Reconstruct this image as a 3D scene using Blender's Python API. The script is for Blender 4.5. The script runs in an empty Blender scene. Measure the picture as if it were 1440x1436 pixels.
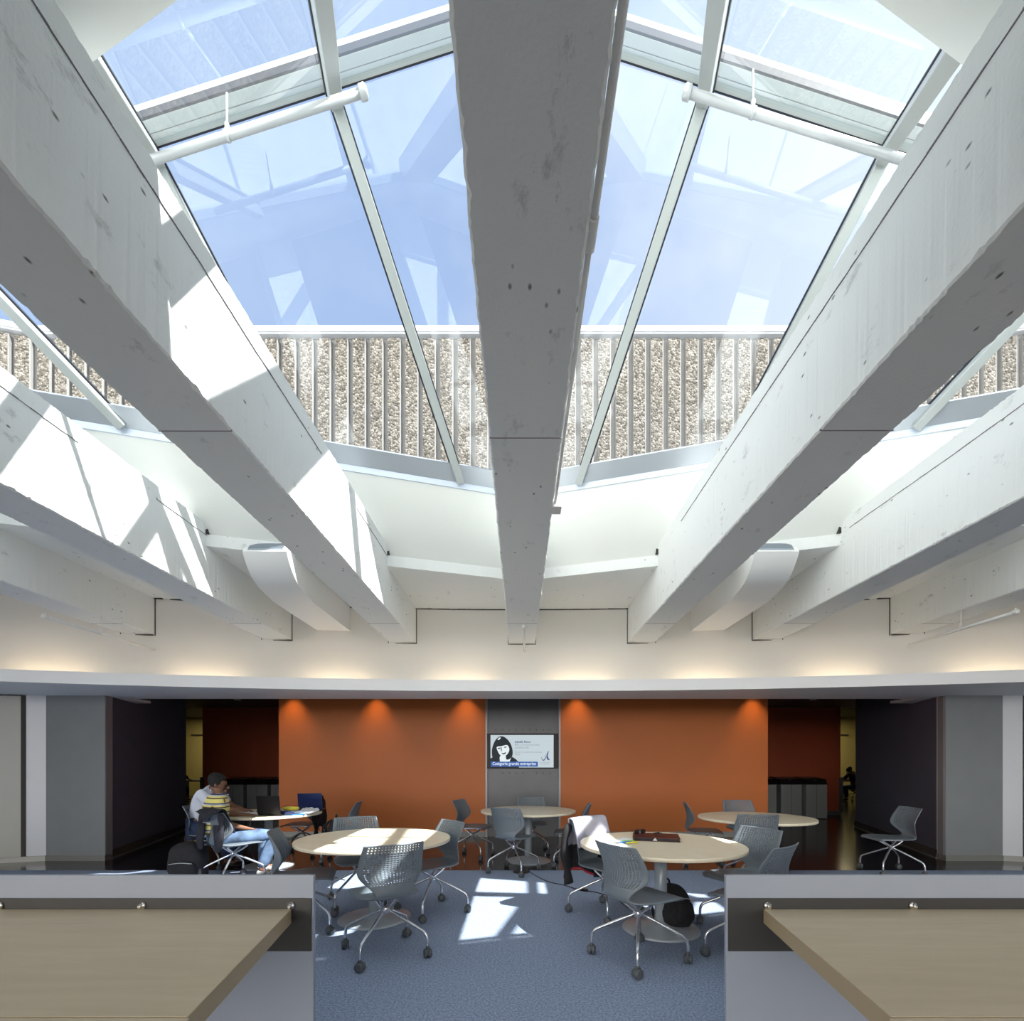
import bpy, bmesh, math, random
from mathutils import Vector, Matrix
random.seed(7)
C = bpy.context.scene.collection
PI = math.pi
R = math.radians
CAM_Z = 1.42

# ------------------------------------------------------------------ materials
def mat(name, col, rough=0.6, metal=0.0, spec=0.5, noise=None, bump=None, emit=None):
    """noise=(scale, amount, detail): value variation; bump=(scale, strength)"""
    m = bpy.data.materials.new(name); m.use_nodes = True
    nt = m.node_tree; b = nt.nodes['Principled BSDF']
    b.inputs['Base Color'].default_value = (*col, 1)
    b.inputs['Roughness'].default_value = rough
    b.inputs['Metallic'].default_value = metal
    b.inputs['Specular IOR Level'].default_value = spec
    tc = nt.nodes.new('ShaderNodeTexCoord')
    if noise:
        n = nt.nodes.new('ShaderNodeTexNoise'); n.inputs['Scale'].default_value = noise[0]
        n.inputs['Detail'].default_value = noise[2] if len(noise) > 2 else 3
        nt.links.new(tc.outputs['Object'], n.inputs['Vector'])
        r = nt.nodes.new('ShaderNodeValToRGB')
        a = noise[1]
        r.color_ramp.elements[0].position = 0.3; r.color_ramp.elements[1].position = 0.7
        r.color_ramp.elements[0].color = tuple(c*(1-a) for c in col)+(1,)
        r.color_ramp.elements[1].color = tuple(min(1, c*(1+a)) for c in col)+(1,)
        nt.links.new(n.outputs['Fac'], r.inputs['Fac'])
        nt.links.new(r.outputs['Color'], b.inputs['Base Color'])
    if bump:
        n = nt.nodes.new('ShaderNodeTexNoise'); n.inputs['Scale'].default_value = bump[0]
        n.inputs['Detail'].default_value = 4
        nt.links.new(tc.outputs['Object'], n.inputs['Vector'])
        bp = nt.nodes.new('ShaderNodeBump'); bp.inputs['Strength'].default_value = bump[1]
        bp.inputs['Distance'].default_value = 0.02
        nt.links.new(n.outputs['Fac'], bp.inputs['Height'])
        nt.links.new(bp.outputs['Normal'], b.inputs['Normal'])
    if emit:
        b.inputs['Emission Color'].default_value = (*emit[0], 1)
        b.inputs['Emission Strength'].default_value = emit[1]
    return m

def concrete_paint():
    m = mat('white_painted_concrete', (.80, .82, .81), .75, bump=(60, .12))
    nt = m.node_tree; b = nt.nodes['Principled BSDF']
    tc = nt.nodes.new('ShaderNodeTexCoord')
    mp = nt.nodes.new('ShaderNodeMapping'); mp.inputs['Scale'].default_value = (1, .55, 1)
    nt.links.new(tc.outputs['Object'], mp.inputs['Vector'])
    # small dark pits
    v = nt.nodes.new('ShaderNodeTexVoronoi'); v.inputs['Scale'].default_value = 15
    nt.links.new(mp.outputs['Vector'], v.inputs['Vector'])
    rr = nt.nodes.new('ShaderNodeValToRGB')
    rr.color_ramp.elements[0].position = .065; rr.color_ramp.elements[0].color = (0, 0, 0, 1)
    rr.color_ramp.elements[1].position = .135; rr.color_ramp.elements[1].color = (1, 1, 1, 1)
    nt.links.new(v.outputs['Distance'], rr.inputs['Fac'])
    # only some cells carry a pit: gate by a larger noise
    g = nt.nodes.new('ShaderNodeTexNoise'); g.inputs['Scale'].default_value = 3.2
    nt.links.new(tc.outputs['Object'], g.inputs['Vector'])
    gr = nt.nodes.new('ShaderNodeValToRGB'); gr.color_ramp.elements[0].position = .50; gr.color_ramp.elements[1].position = .56
    nt.links.new(g.outputs['Fac'], gr.inputs['Fac'])
    mx = nt.nodes.new('ShaderNodeMath'); mx.operation = 'SUBTRACT'; mx.use_clamp = True
    nt.links.new(gr.outputs['Color'], mx.inputs[0]); nt.links.new(rr.outputs['Color'], mx.inputs[1])
    # smears of grey wear
    w = nt.nodes.new('ShaderNodeTexNoise'); w.inputs['Scale'].default_value = 7; w.inputs['Detail'].default_value = 8
    w.inputs['Roughness'].default_value = .75
    nt.links.new(mp.outputs['Vector'], w.inputs['Vector'])
    wr = nt.nodes.new('ShaderNodeValToRGB'); wr.color_ramp.elements[0].position = .60; wr.color_ramp.elements[1].position = .74
    wr.color_ramp.elements[1].color = (.55, .55, .55, 1)
    nt.links.new(w.outputs['Fac'], wr.inputs['Fac'])
    ad = nt.nodes.new('ShaderNodeMath'); ad.operation = 'ADD'; ad.use_clamp = True
    nt.links.new(mx.outputs[0], ad.inputs[0]); nt.links.new(wr.outputs['Color'], ad.inputs[1])
    mix = nt.nodes.new('ShaderNodeMix'); mix.data_type = 'RGBA'
    mix.inputs['A'].default_value = (.80, .82, .81, 1); mix.inputs['B'].default_value = (.22, .22, .21, 1)
    nt.links.new(ad.outputs[0], mix.inputs['Factor'])
    nt.links.new(mix.outputs['Result'], b.inputs['Base Color'])
    # pits also dent the surface
    bp = nt.nodes.new('ShaderNodeBump'); bp.inputs['Strength'].default_value = .5; bp.invert = True
    bp.inputs['Distance'].default_value = .01
    nt.links.new(ad.outputs[0], bp.inputs['Height'])
    old = b.inputs['Normal'].links[0].from_socket
    nt.links.new(old, bp.inputs['Normal'])
    nt.links.new(bp.outputs['Normal'], b.inputs['Normal'])
    return m

def glass_mat(name, haze, tint=(.96, .985, 1), refl=.75):
    m = bpy.data.materials.new(name); m.use_nodes = True
    nt = m.node_tree; nt.nodes.clear()
    out = nt.nodes.new('ShaderNodeOutputMaterial')
    tr = nt.nodes.new('ShaderNodeBsdfTransparent'); tr.inputs['Color'].default_value = (*tint, 1)
    gl = nt.nodes.new('ShaderNodeBsdfGlossy'); gl.inputs['Roughness'].default_value = 0.0
    gl.inputs['Color'].default_value = (.9, .95, 1, 1)
    df = nt.nodes.new('ShaderNodeBsdfTranslucent'); df.inputs['Color'].default_value = (.8, .9, .95, 1)
    fr = nt.nodes.new('ShaderNodeLayerWeight'); fr.inputs['Blend'].default_value = .5
    pw = nt.nodes.new('ShaderNodeMath'); pw.operation = 'POWER'; pw.inputs[1].default_value = 4.5
    nt.links.new(fr.outputs['Facing'], pw.inputs[0])
    ml = nt.nodes.new('ShaderNodeMath'); ml.operation = 'MULTIPLY_ADD'; ml.inputs[1].default_value = refl; ml.inputs[2].default_value = .075
    nt.links.new(pw.outputs[0], ml.inputs[0])
    m1 = nt.nodes.new('ShaderNodeMixShader'); m1.inputs[0].default_value = haze
    nt.links.new(tr.outputs[0], m1.inputs[1]); nt.links.new(df.outputs[0], m1.inputs[2])
    m2 = nt.nodes.new('ShaderNodeMixShader')
    nt.links.new(ml.outputs[0], m2.inputs[0])
    nt.links.new(m1.outputs[0], m2.inputs[1]); nt.links.new(gl.outputs[0], m2.inputs[2])
    nt.links.new(m2.outputs[0], out.inputs['Surface'])
    return m

def wood_mat(name, c1, c2, rough=.45, sx=1.2, sy=14):
    m = mat(name, c1, rough)
    nt = m.node_tree; b = nt.nodes['Principled BSDF']
    tc = nt.nodes.new('ShaderNodeTexCoord'); mp = nt.nodes.new('ShaderNodeMapping')
    mp.inputs['Scale'].default_value = (sx, sy, 4)
    nt.links.new(tc.outputs['Object'], mp.inputs['Vector'])
    n = nt.nodes.new('ShaderNodeTexNoise'); n.inputs['Scale'].default_value = 2.5; n.inputs['Detail'].default_value = 6
    n.inputs['Distortion'].default_value = .6
    nt.links.new(mp.outputs['Vector'], n.inputs['Vector'])
    r = nt.nodes.new('ShaderNodeValToRGB'); r.color_ramp.elements[0].position = .35; r.color_ramp.elements[1].position = .65
    r.color_ramp.elements[0].color = (*c1, 1); r.color_ramp.elements[1].color = (*c2, 1)
    nt.links.new(n.outputs['Fac'], r.inputs['Fac']); nt.links.new(r.outputs['Color'], b.inputs['Base Color'])
    return m

def carpet_mat():
    m = mat('blue_grey_carpet', (.2, .25, .35), .95, spec=.1)
    nt = m.node_tree; b = nt.nodes['Principled BSDF']
    tc = nt.nodes.new('ShaderNodeTexCoord')
    n = nt.nodes.new('ShaderNodeTexNoise'); n.inputs['Scale'].default_value = 260; n.inputs['Detail'].default_value = 2
    n2 = nt.nodes.new('ShaderNodeTexNoise'); n2.inputs['Scale'].default_value = 75; n2.inputs['Detail'].default_value = 4
    for q in (n, n2): nt.links.new(tc.outputs['Object'], q.inputs['Vector'])
    a = nt.nodes.new('ShaderNodeMath'); a.operation = 'ADD'
    nt.links.new(n.outputs['Fac'], a.inputs[0]); nt.links.new(n2.outputs['Fac'], a.inputs[1])
    h = nt.nodes.new('ShaderNodeMath'); h.operation = 'MULTIPLY'; h.inputs[1].default_value = .5
    nt.links.new(a.outputs[0], h.inputs[0])
    r = nt.nodes.new('ShaderNodeValToRGB'); r.color_ramp.elements[0].position = .38; r.color_ramp.elements[1].position = .62
    r.color_ramp.elements[0].color = (.135, .175, .265, 1); r.color_ramp.elements[1].color = (.41, .485, .64, 1)
    nt.links.new(h.outputs[0], r.inputs['Fac']); nt.links.new(r.outputs['Color'], b.inputs['Base Color'])
    bp = nt.nodes.new('ShaderNodeBump'); bp.inputs['Strength'].default_value = .4; bp.inputs['Distance'].default_value = .01
    nt.links.new(h.outputs[0], bp.inputs['Height']); nt.links.new(bp.outputs['Normal'], b.inputs['Normal'])
    return m

def aggregate_mat():
    m = mat('exposed_aggregate', (.4, .38, .34), .9, spec=.2)
    nt = m.node_tree; b = nt.nodes['Principled BSDF']
    tc = nt.nodes.new('ShaderNodeTexCoord')
    v = nt.nodes.new('ShaderNodeTexVoronoi'); v.inputs['Scale'].default_value = 26
    n2 = nt.nodes.new('ShaderNodeTexNoise'); n2.inputs['Scale'].default_value = 1.2
    for q in (v, n2): nt.links.new(tc.outputs['Object'], q.inputs['Vector'])
    s = nt.nodes.new('ShaderNodeSeparateColor'); nt.links.new(v.outputs['Color'], s.inputs[0])
    r = nt.nodes.new('ShaderNodeValToRGB')
    e = r.color_ramp.elements
    e[0].position = .0; e[0].color = (.05, .045, .038, 1)
    e[1].position = 1.; e[1].color = (.26, .245, .22, 1)
    k = e.new(.45); k.color = (.125, .113, .095, 1)
    nt.links.new(s.outputs[0], r.inputs['Fac'])
    nt.links.new(r.outputs['Color'], b.inputs['Base Color'])
    bp = nt.nodes.new('ShaderNodeBump'); bp.inputs['Strength'].default_value = .8; bp.inputs['Distance'].default_value = .03; bp.invert = True
    nt.links.new(v.outputs['Distance'], bp.inputs['Height']); nt.links.new(bp.outputs['Normal'], b.inputs['Normal'])
    return m

def stripes_mat():
    m = mat('striped_polo', (.75, .68, .25), .85)
    nt = m.node_tree; b = nt.nodes['Principled BSDF']
    tc = nt.nodes.new('ShaderNodeTexCoord'); sp = nt.nodes.new('ShaderNodeSeparateXYZ')
    nt.links.new(tc.outputs['Object'], sp.inputs[0])
    ml = nt.nodes.new('ShaderNodeMath'); ml.operation = 'MULTIPLY'; ml.inputs[1].default_value = 9.5
    nt.links.new(sp.outputs['Z'], ml.inputs[0])
    f = nt.nodes.new('ShaderNodeMath'); f.operation = 'FRACT'; nt.links.new(ml.outputs[0], f.inputs[0])
    r = nt.nodes.new('ShaderNodeValToRGB'); r.color_ramp.interpolation = 'CONSTANT'
    e = r.color_ramp.elements
    e[0].position = 0; e[0].color = (.78, .70, .22, 1)
    e[1].position = .36; e[1].color = (.10, .06, .05, 1)
    for p, c in ((.50, (.78, .70, .22)), (.66, (.55, .55, .60)), (.78, (.06, .08, .20)), (.92, (.78, .70, .22))):
        q = e.new(p); q.color = (*c, 1)
    nt.links.new(f.outputs[0], r.inputs['Fac']); nt.links.new(r.outputs['Color'], b.inputs['Base Color'])
    return m

M = {
 'conc': concrete_paint(),
 'panel': mat('smooth_white_panel', (.80, .82, .79), .55, noise=(.8, .02)),
 'wallp': mat('white_wall_paint', (.82, .80, .76), .7, noise=(1.5, .015)),
 'fascia': mat('white_fascia_paint', (.84, .85, .87), .5),
 'alu': mat('painted_aluminium', (.40, .435, .43), .4, .1),
 'alu_blue': mat('pale_flashing', (.66, .73, .84), .35, .2),
 'alu_dark': mat('grey_sill_metal', (.42, .46, .50), .35, .4),
 'gasket': mat('black_gasket', (.015, .018, .03), .6),
 'glass': glass_mat('clear_glazing', .02),
 'glass_haze': glass_mat('hazy_glazing', .035, (.90, .95, .97), .12),
 'pipe': mat('pale_grey_pipe', (.52, .545, .56), .4, .2),
 'pipew': mat('white_pipe', (.82, .81, .79), .45),
 'duct': mat('white_duct_metal', (.84, .84, .83), .4),
 'grille': mat('grey_grille', (.42, .48, .55), .5, .3),
 'gap': mat('dark_joint', (.05, .045, .04), .9),
 'carpet': carpet_mat(),
 'dfloor': mat('dark_polished_floor', (.014, .014, .018), .16, noise=(30, .3)),
 'orange': mat('orange_wall_paint', (.53, .145, .024), .5, noise=(1.2, .03)),
 'red': mat('rust_red_wall_paint', (.46, .10, .040), .55, noise=(1.2, .03)),
 'navy': mat('charcoal_blue_wall', (.105, .110, .155), .75, noise=(2, .04)),
 'colm': mat('grey_laminate', (.21, .225, .24), .38, .25, noise=(3, .04)),
 'strip': mat('pale_grey_trim', (.42, .44, .48), .4, .2),
 'beige': mat('beige_door_panel', (.36, .36, .33), .4, noise=(2, .03)),
 'base': mat('steel_baseboard', (.20, .205, .20), .4, .4),
 'tvpan': mat('dark_grey_metal_panel', (.125, .130, .140), .4, .35, noise=(3, .05)),
 'trim': mat('light_trim', (.34, .34, .38), .4, .3),
 'chair': mat('grey_chair_plastic', (.155, .185, .215), .42, noise=(15, .03)),
 'chrome': mat('satin_silver_tube', (.62, .64, .68), .25, .85),
 'wheel': mat('dark_grey_caster', (.075, .085, .095), .5),
 'ttop': wood_mat('pale_maple_tabletop', (.80, .70, .52), (.84, .755, .59), .35, 1, 9),
 'tleg': mat('pale_grey_table_leg', (.46, .51, .56), .35, .3),
 'desk': wood_mat('maple_desk', (.47, .385, .26), (.52, .43, .30), .4, .8, 7),
 'deske': mat('maple_desk_edge', (.40, .31, .19), .5),
 'part': mat('blue_grey_laminate', (.27, .295, .35), .42, noise=(4, .02)),
 'plate': mat('dark_rubber_plate', (.030, .028, .026), .5, noise=(3, .05)),
 'steel': mat('polished_steel', (.65, .62, .58), .15, 1),
 'black': mat('black_fabric', (.012, .012, .015), .85, noise=(30, .3)),
 'blackp': mat('black_plastic', (.012, .012, .014), .35, spec=.25),
 'charf': mat('charcoal_fabric', (.035, .035, .045), .85, noise=(25, .3)),
 'navyf': mat('dark_navy_fabric', (.014, .015, .024), .85, noise=(25, .3)),
 'lidblue': mat('navy_laptop_lid', (.015, .028, .11), .12),
 'white': mat('white_paper', (.85, .86, .88), .7),
 'blue': mat('blue_folder', (.03, .22, .60), .4),
 'yellow': mat('yellow_plastic', (.70, .62, .06), .4),
 'green': mat('lime_plastic', (.35, .62, .08), .4),
 'redm': mat('dark_red_leather', (.085, .018, .014), .35),
 'redc': mat('red_hem', (.50, .03, .06), .7),
 'jgrey': mat('pale_grey_jacket', (.36, .36, .44), .8, noise=(6, .06)),
 'skin': mat('brown_skin', (.20, .095, .055), .5),
 'hair': mat('black_hair', (.012, .011, .012), .9, bump=(150, .6)),
 'polo': stripes_mat(),
 'shirt': mat('white_shirt', (.62, .66, .78), .8, noise=(8, .06)),
 'jean': mat('washed_blue_denim', (.10, .16, .27), .9, noise=(9, .45, 5)),
 'jeand': mat('dark_blue_denim', (.02, .035, .085), .9, noise=(20, .3)),
 'shoe': mat('grey_trainer', (.30, .30, .30), .6, noise=(25, .5)),
 'bind': mat('grey_bin_body', (.33, .35, .36), .4, .2),
 'bintop': mat('dark_bin_lid', (.012, .010, .012), .3),
 'ywall': mat('yellow_room_wall', (.55, .47, .20), .7),
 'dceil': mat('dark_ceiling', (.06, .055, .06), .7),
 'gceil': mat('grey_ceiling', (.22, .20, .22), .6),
 'agg': aggregate_mat(),
 'groove': mat('smooth_pale_concrete', (.24, .24, .235), .8, noise=(4, .08)),
 'coping': mat('white_metal_coping', (.50, .52, .56), .4),
 'roof': mat('dark_paving', (.09, .088, .085), .9, noise=(40, .3)),
 'lamp': mat('warm_fluorescent_tube', (1, .8, .5), .5, emit=((1, .80, .55), 8.5)),
 'dlamp': mat('downlight_glow', (1, .8, .6), .5, emit=((1, .72, .45), 8)),
 'screen': mat('lit_screen', (.1, .1, .1), .4, emit=((.62, .74, .80), .62)),
 'scr_ink': mat('screen_dark_ink', (.01, .02, .03), .6, emit=((.02, .035, .045), .25)),
 'scr_grey': mat('screen_grey_text', (.05, .05, .05), .6, emit=((.28, .34, .40), .7)),
 'scr_blue': mat('screen_blue_banner', (.02, .05, .2), .6, emit=((.03, .10, .33), .8)),
 'scr_name': mat('screen_navy_text', (.02, .03, .12), .6, emit=((.05, .07, .22), .6)),
 'scr_white': mat('screen_white_text', (.3, .3, .3), .6, emit=((.80, .9, .92), .68)),
 'scr2': mat('far_laptop_screen', (.1, .1, .1), .4, emit=((.35, .36, .75), .7)),
 'rust': mat('rust_stain', (.25, .10, .04), .9),
}

# ------------------------------------------------------------------ helpers
def obj(name, bm, m, parent=None, smooth=False, loc=None):
    me = bpy.data.meshes.new(name)
    bmesh.ops.recalc_face_normals(bm, faces=bm.faces)
    bm.to_mesh(me); bm.free()
    if isinstance(m, (list, tuple)):
        for q in m: me.materials.append(q)
    else: me.materials.append(m)
    if smooth:
        me.shade_smooth()
    o = bpy.data.objects.new(name, me); C.objects.link(o)
    if parent: o.parent = parent
    if loc: o.location = loc
    return o
def smooth_by_angle(o, ang=40):
    me = o.data; me.shade_smooth()
    bm = bmesh.new(); bm.from_mesh(me)
    for e in bm.edges:
        if len(e.link_faces) == 2 and e.calc_face_angle(0) > R(ang): e.smooth = False
    bm.to_mesh(me); bm.free(); return o
def thing(name, label, cat, loc=(0, 0, 0), rz=0, group=None):
    o = bpy.data.objects.new(name, None); C.objects.link(o)
    o.empty_display_size = .1
    o.location = loc; o.rotation_euler = (0, 0, rz)
    tag(o, label, cat, group); return o
def tag(o, label, cat, group=None, kind=None):
    o['label'] = label; o['category'] = cat
    if group: o['group'] = group
    if kind: o['kind'] = kind
    return o
def struct(o, label=None, cat=None):
    o['kind'] = 'structure'
    if label: o['label'] = label
    if cat: o['category'] = cat
    return o
def box(bm, x0, x1, y0, y1, z0, z1, mi=0, M4=None):
    co = [(x, y, z) for x in (x0, x1) for y in (y0, y1) for z in (z0, z1)]
    if M4 is not None: co = [M4 @ Vector(c) for c in co]
    v = [bm.verts.new(c) for c in co]
    for f in ((0, 1, 3, 2), (4, 6, 7, 5), (0, 4, 5, 1), (2, 3, 7, 6), (0, 2, 6, 4), (1, 5, 7, 3)):
        bm.faces.new([v[i] for i in f]).material_index = mi
def B(*a):
    bm = bmesh.new(); box(bm, *a); return bm
def prism(bm, pts, z0, z1, mi=0):
    lo = [bm.verts.new((x, y, z0)) for x, y in pts]; hi = [bm.verts.new((x, y, z1)) for x, y in pts]
    n = len(pts)
    bm.faces.new(lo[::-1]).material_index = mi; bm.faces.new(hi).material_index = mi
    for i in range(n):
        j = (i+1) % n
        bm.faces.new((lo[i], lo[j], hi[j], hi[i])).material_index = mi
def extr(bm, pts, d):
    """solid from a planar 3-D polygon pushed along vector d"""
    d = Vector(d)
    a = [bm.verts.new(Vector(p)) for p in pts]; b = [bm.verts.new(Vector(p)+d) for p in pts]
    n = len(pts); bm.faces.new(a[::-1]); bm.faces.new(b)
    for i in range(n):
        j = (i+1) % n; bm.faces.new((a[i], a[j], b[j], b[i]))
def bar(bm, p, q, up, w, h, off=0.0):
    """rectangular bar from p to q, width w across, height h along 'up' (centred at off)"""
    p = Vector(p); q = Vector(q); t = (q-p).normalized(); u = Vector(up); u = (u-u.dot(t)*t).normalized(); s = t.cross(u)
    ends = []
    for c in (p, q):
        ends.append([bm.verts.new(c+s*a*w/2+u*(off+b*h/2)) for a, b in ((-1, -1), (1, -1), (1, 1), (-1, 1))])
    bm.faces.new(ends[0][::-1]); bm.faces.new(ends[1])
    for i in range(4):
        j = (i+1) % 4; bm.faces.new((ends[0][i], ends[0][j], ends[1][j], ends[1][i]))
def catmull(pts, n=6):
    P = [Vector(p) for p in pts]; P = [2*P[0]-P[1]]+P+[2*P[-1]-P[-2]]
    out = []
    for i in range(1, len(P)-2):
        a, b, c, d = P[i-1:i+3]
        for k in range(n):
            t = k/n
            out.append(.5*((2*b)+(c-a)*t+(2*a-5*b+4*c-d)*t*t+(-a+3*b-3*c+d)*t**3))
    out.append(P[-2]); return out
def tube(bm, pts, r, seg=10, mi=0, caps=True):
    pts = [Vector(p) for p in pts]; n = len(pts)
    rs = r if isinstance(r, (list, tuple)) else [r]*n
    rings = []; prev = None
    for i, p in enumerate(pts):
        t = (pts[min(i+1, n-1)]-pts[max(i-1, 0)]).normalized()
        if prev is None:
            a = Vector((0, 0, 1)) if abs(t.z) < .9 else Vector((1, 0, 0))
            u = t.cross(a).normalized()
        else:
            u = (prev-prev.dot(t)*t).normalized()
        prev = u; v = t.cross(u)
        rings.append([bm.verts.new(p+(u*math.cos(2*PI*k/seg)+v*math.sin(2*PI*k/seg))*rs[i]) for k in range(seg)])
    for a, b in zip(rings, rings[1:]):
        for k in range(seg):
            f = bm.faces.new((a[k], a[(k+1) % seg], b[(k+1) % seg], b[k])); f.material_index = mi; f.smooth = True
    if caps:
        bm.faces.new(rings[0][::-1]).material_index = mi; bm.faces.new(rings[-1]).material_index = mi
def lathe(bm, prof, seg=32, c=(0, 0, 0), mi=0, axis='Z'):
    rings = []
    for r, z in prof:
        ring = []
        for k in range(seg):
            a = 2*PI*k/seg
            p = (r*math.cos(a), r*math.sin(a), z) if axis == 'Z' else ((z, r*math.cos(a), r*math.sin(a)) if axis == 'X' else (r*math.cos(a), z, r*math.sin(a)))
            ring.append(bm.verts.new((p[0]+c[0], p[1]+c[1], p[2]+c[2])))
        rings.append(ring)
    for a, b in zip(rings, rings[1:]):
        for k in range(seg):
            f = bm.faces.new((a[k], a[(k+1) % seg], b[(k+1) % seg], b[k])); f.material_index = mi; f.smooth = True
    bm.faces.new(rings[0][::-1]).material_index = mi; bm.faces.new(rings[-1]).material_index = mi
def bevel(o, w, seg=2):
    b = o.modifiers.new('bevel', 'BEVEL'); b.width = w; b.segments = seg; b.limit_method = 'ANGLE'; return o
def copy_tree(o, parent=None):
    c = o.copy(); C.objects.link(c); c.parent = parent
    for ch in list(o.children): copy_tree(ch, c)
    return c
def bake(o):
    dg = bpy.context.evaluated_depsgraph_get(); dg.update()
    me = bpy.data.meshes.new_from_object(o.evaluated_get(dg))
    old = o.data; o.modifiers.clear(); o.data = me
    if old.users == 0: bpy.data.meshes.remove(old)
    return o
def grid_surface(bm, f, nu, nv, mi=0):
    """f(i/nu, j/nv) -> point"""
    vs = [[bm.verts.new(f(i/nu, j/nv)) for j in range(nv+1)] for i in range(nu+1)]
    for i in range(nu):
        for j in range(nv):
            q = bm.faces.new((vs[i][j], vs[i+1][j], vs[i+1][j+1], vs[i][j+1])); q.smooth = True; q.material_index = mi
def ellipsoid(bm, c, r, M3=None, seg=16, mi=0):
    n0 = len(bm.verts)
    res = bmesh.ops.create_uvsphere(bm, u_segments=seg, v_segments=seg//2+2, radius=1)
    for v in res['verts']:
        p = Vector((v.co.x*r[0], v.co.y*r[1], v.co.z*r[2]))
        if M3: p = M3 @ p
        v.co = p+Vector(c)
    for v in res['verts']:
        for f in v.link_faces: f.smooth = True; f.material_index = mi

# ------------------------------------------------------------------ room setting
BX = [.03+1.69*k for k in range(-4, 5)]            # beam centre lines
YC = -18.1                                          # centre of the curved end wall
def arc_y(x, r): return YC+math.sqrt(r*r-x*x)
XS = [-11+22*i/44 for i in range(45)]

# floors
fb = B(-11.2, 11.2, .2, 6.35, -.12, 0)
struct(obj('floor', fb, M['carpet']), 'blue grey heathered carpet floor', 'floor')
struct(obj('floor_rear', B(-11.2, 11.2, -5.6, .2, -.12, 0), M['dfloor']), 'unseen dark floor behind the desks, added to cut light bounced overhead', 'floor')  # dark tone added out of view to dim the beam undersides
fb = B(-16, 16, 6.35, 21, -.12, 0)
struct(obj('floor_dark', fb, M['dfloor']), 'dark polished floor beyond the carpet', 'floor')

def arc_wall(name, r0, r1, z0, z1, m, xs=XS):
    bm = bmesh.new()
    pts = [(x, arc_y(x, r0)) for x in xs]+[(x, arc_y(x, r1)) for x in reversed(xs)]
    prism(bm, pts, z0, z1)
    # use quads rather than one long n-gon top/bottom for clean shading
    return struct(obj(name, bm, m))
arc_wall('wall_upper', 25.0, 25.15, 2.42, 3.66, M['wallp'])
arc_wall('trim_fascia', 24.63, 24.66, 2.38, 2.53, M['fascia'])
# soffit under the cove: curved front, straight back
bm = bmesh.new()
pts = [(x, arc_y(x, 24.655)) for x in XS]+[(11, 7.9), (6.05, 7.9), (6.05, 7.33), (-6.03, 7.33), (-6.03, 7.9), (-11, 7.9)]
prism(bm, pts, 2.38, 2.42)
struct(obj('ceiling_soffit', bm, M['fascia']))
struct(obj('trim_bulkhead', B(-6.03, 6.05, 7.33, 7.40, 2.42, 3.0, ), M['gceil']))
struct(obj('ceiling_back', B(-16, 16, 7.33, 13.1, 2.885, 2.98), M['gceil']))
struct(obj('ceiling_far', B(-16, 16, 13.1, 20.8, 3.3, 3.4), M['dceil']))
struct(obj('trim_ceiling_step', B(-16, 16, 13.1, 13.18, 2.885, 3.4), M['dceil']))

# orange walls flanking the grey media panel
bm = B(-4.586, -.655, 9.20, 9.45, .095, 2.885); struct(obj('wall_orange_left', bm, M['orange']), 'orange painted wall left of the screen', 'wall')
bm = B(.775, 4.72, 9.20, 9.45, .095, 2.885); struct(obj('wall_orange_right', bm, M['orange']), 'orange painted wall right of the screen', 'wall')
struct(obj('baseboard_left', B(-4.59, -.655, 9.185, 9.45, 0, .10), M['base']))
struct(obj('baseboard_right', B(.775, 4.725, 9.185, 9.45, 0, .10), M['base']))
wc = struct(obj('wall_centre', B(-.655, .775, 9.24, 9.45, 0, 2.885), M['tvpan']), 'grey metal media panel behind the screen', 'wall')
for i, x in enumerate((-.635, .757)):
    struct(obj('trim_%d' % (i+1), B(x-.018, x+.018, 9.185, 9.24, 0, 2.885), M['trim']))
for z in (2.035, 1.215):
    for k in range(9):
        if z < 2 and k in (0, 5): continue
        x = .06+(k-4)*.129
        b2 = bmesh.new(); lathe(b2, [(.011, 9.232), (.011, 9.241)], 8, (x, 0, z), axis='Y')
        obj('bolt_hole', b2, M['gap'], wc)

# rust red walls beyond with the passages at their outer ends
for s, nm in ((-1, 'left'), (1, 'right')):
    x0, x1 = (-8.53, -3.6) if s < 0 else (3.8, 8.62)
    struct(obj('wall_rust_'+nm, B(x0, x1, 13.0, 13.25, .11, 2.885), M['red']))
    struct(obj('baseboard_rust_'+nm, B(x0, x1, 12.985, 13.25, 0, .11), M['base']))
    xe = x0 if s < 0 else x1
    struct(obj('trim_corner_'+nm, B(xe-.05, xe+.05, 12.97, 13.26, .11, 1.02), M['base']))
struct(obj('wall_rear_centre', B(-3.6, 3.8, 13.0, 13.25, 0, 2.885), M['red']))
# far room
struct(obj('wall_far', B(-16, 16, 20.5, 20.7, 0, 3.3), M['ywall']), 'yellow lit wall of the far room', 'wall')
for s in (-1, 1):
    struct(obj('trim_far_%s' % ('left' if s < 0 else 'right'), B(s*13-.9, s*13+.9, 20.44, 20.5, 2.55, 2.60), M['dceil']))
    struct(obj('wall_far_side_'+('left' if s < 0 else 'right'), B(min(s*16, s*16.2), max(s*16, s*16.2), 6.3, 20.7, 0, 3.4), M['ywall']))

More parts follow.
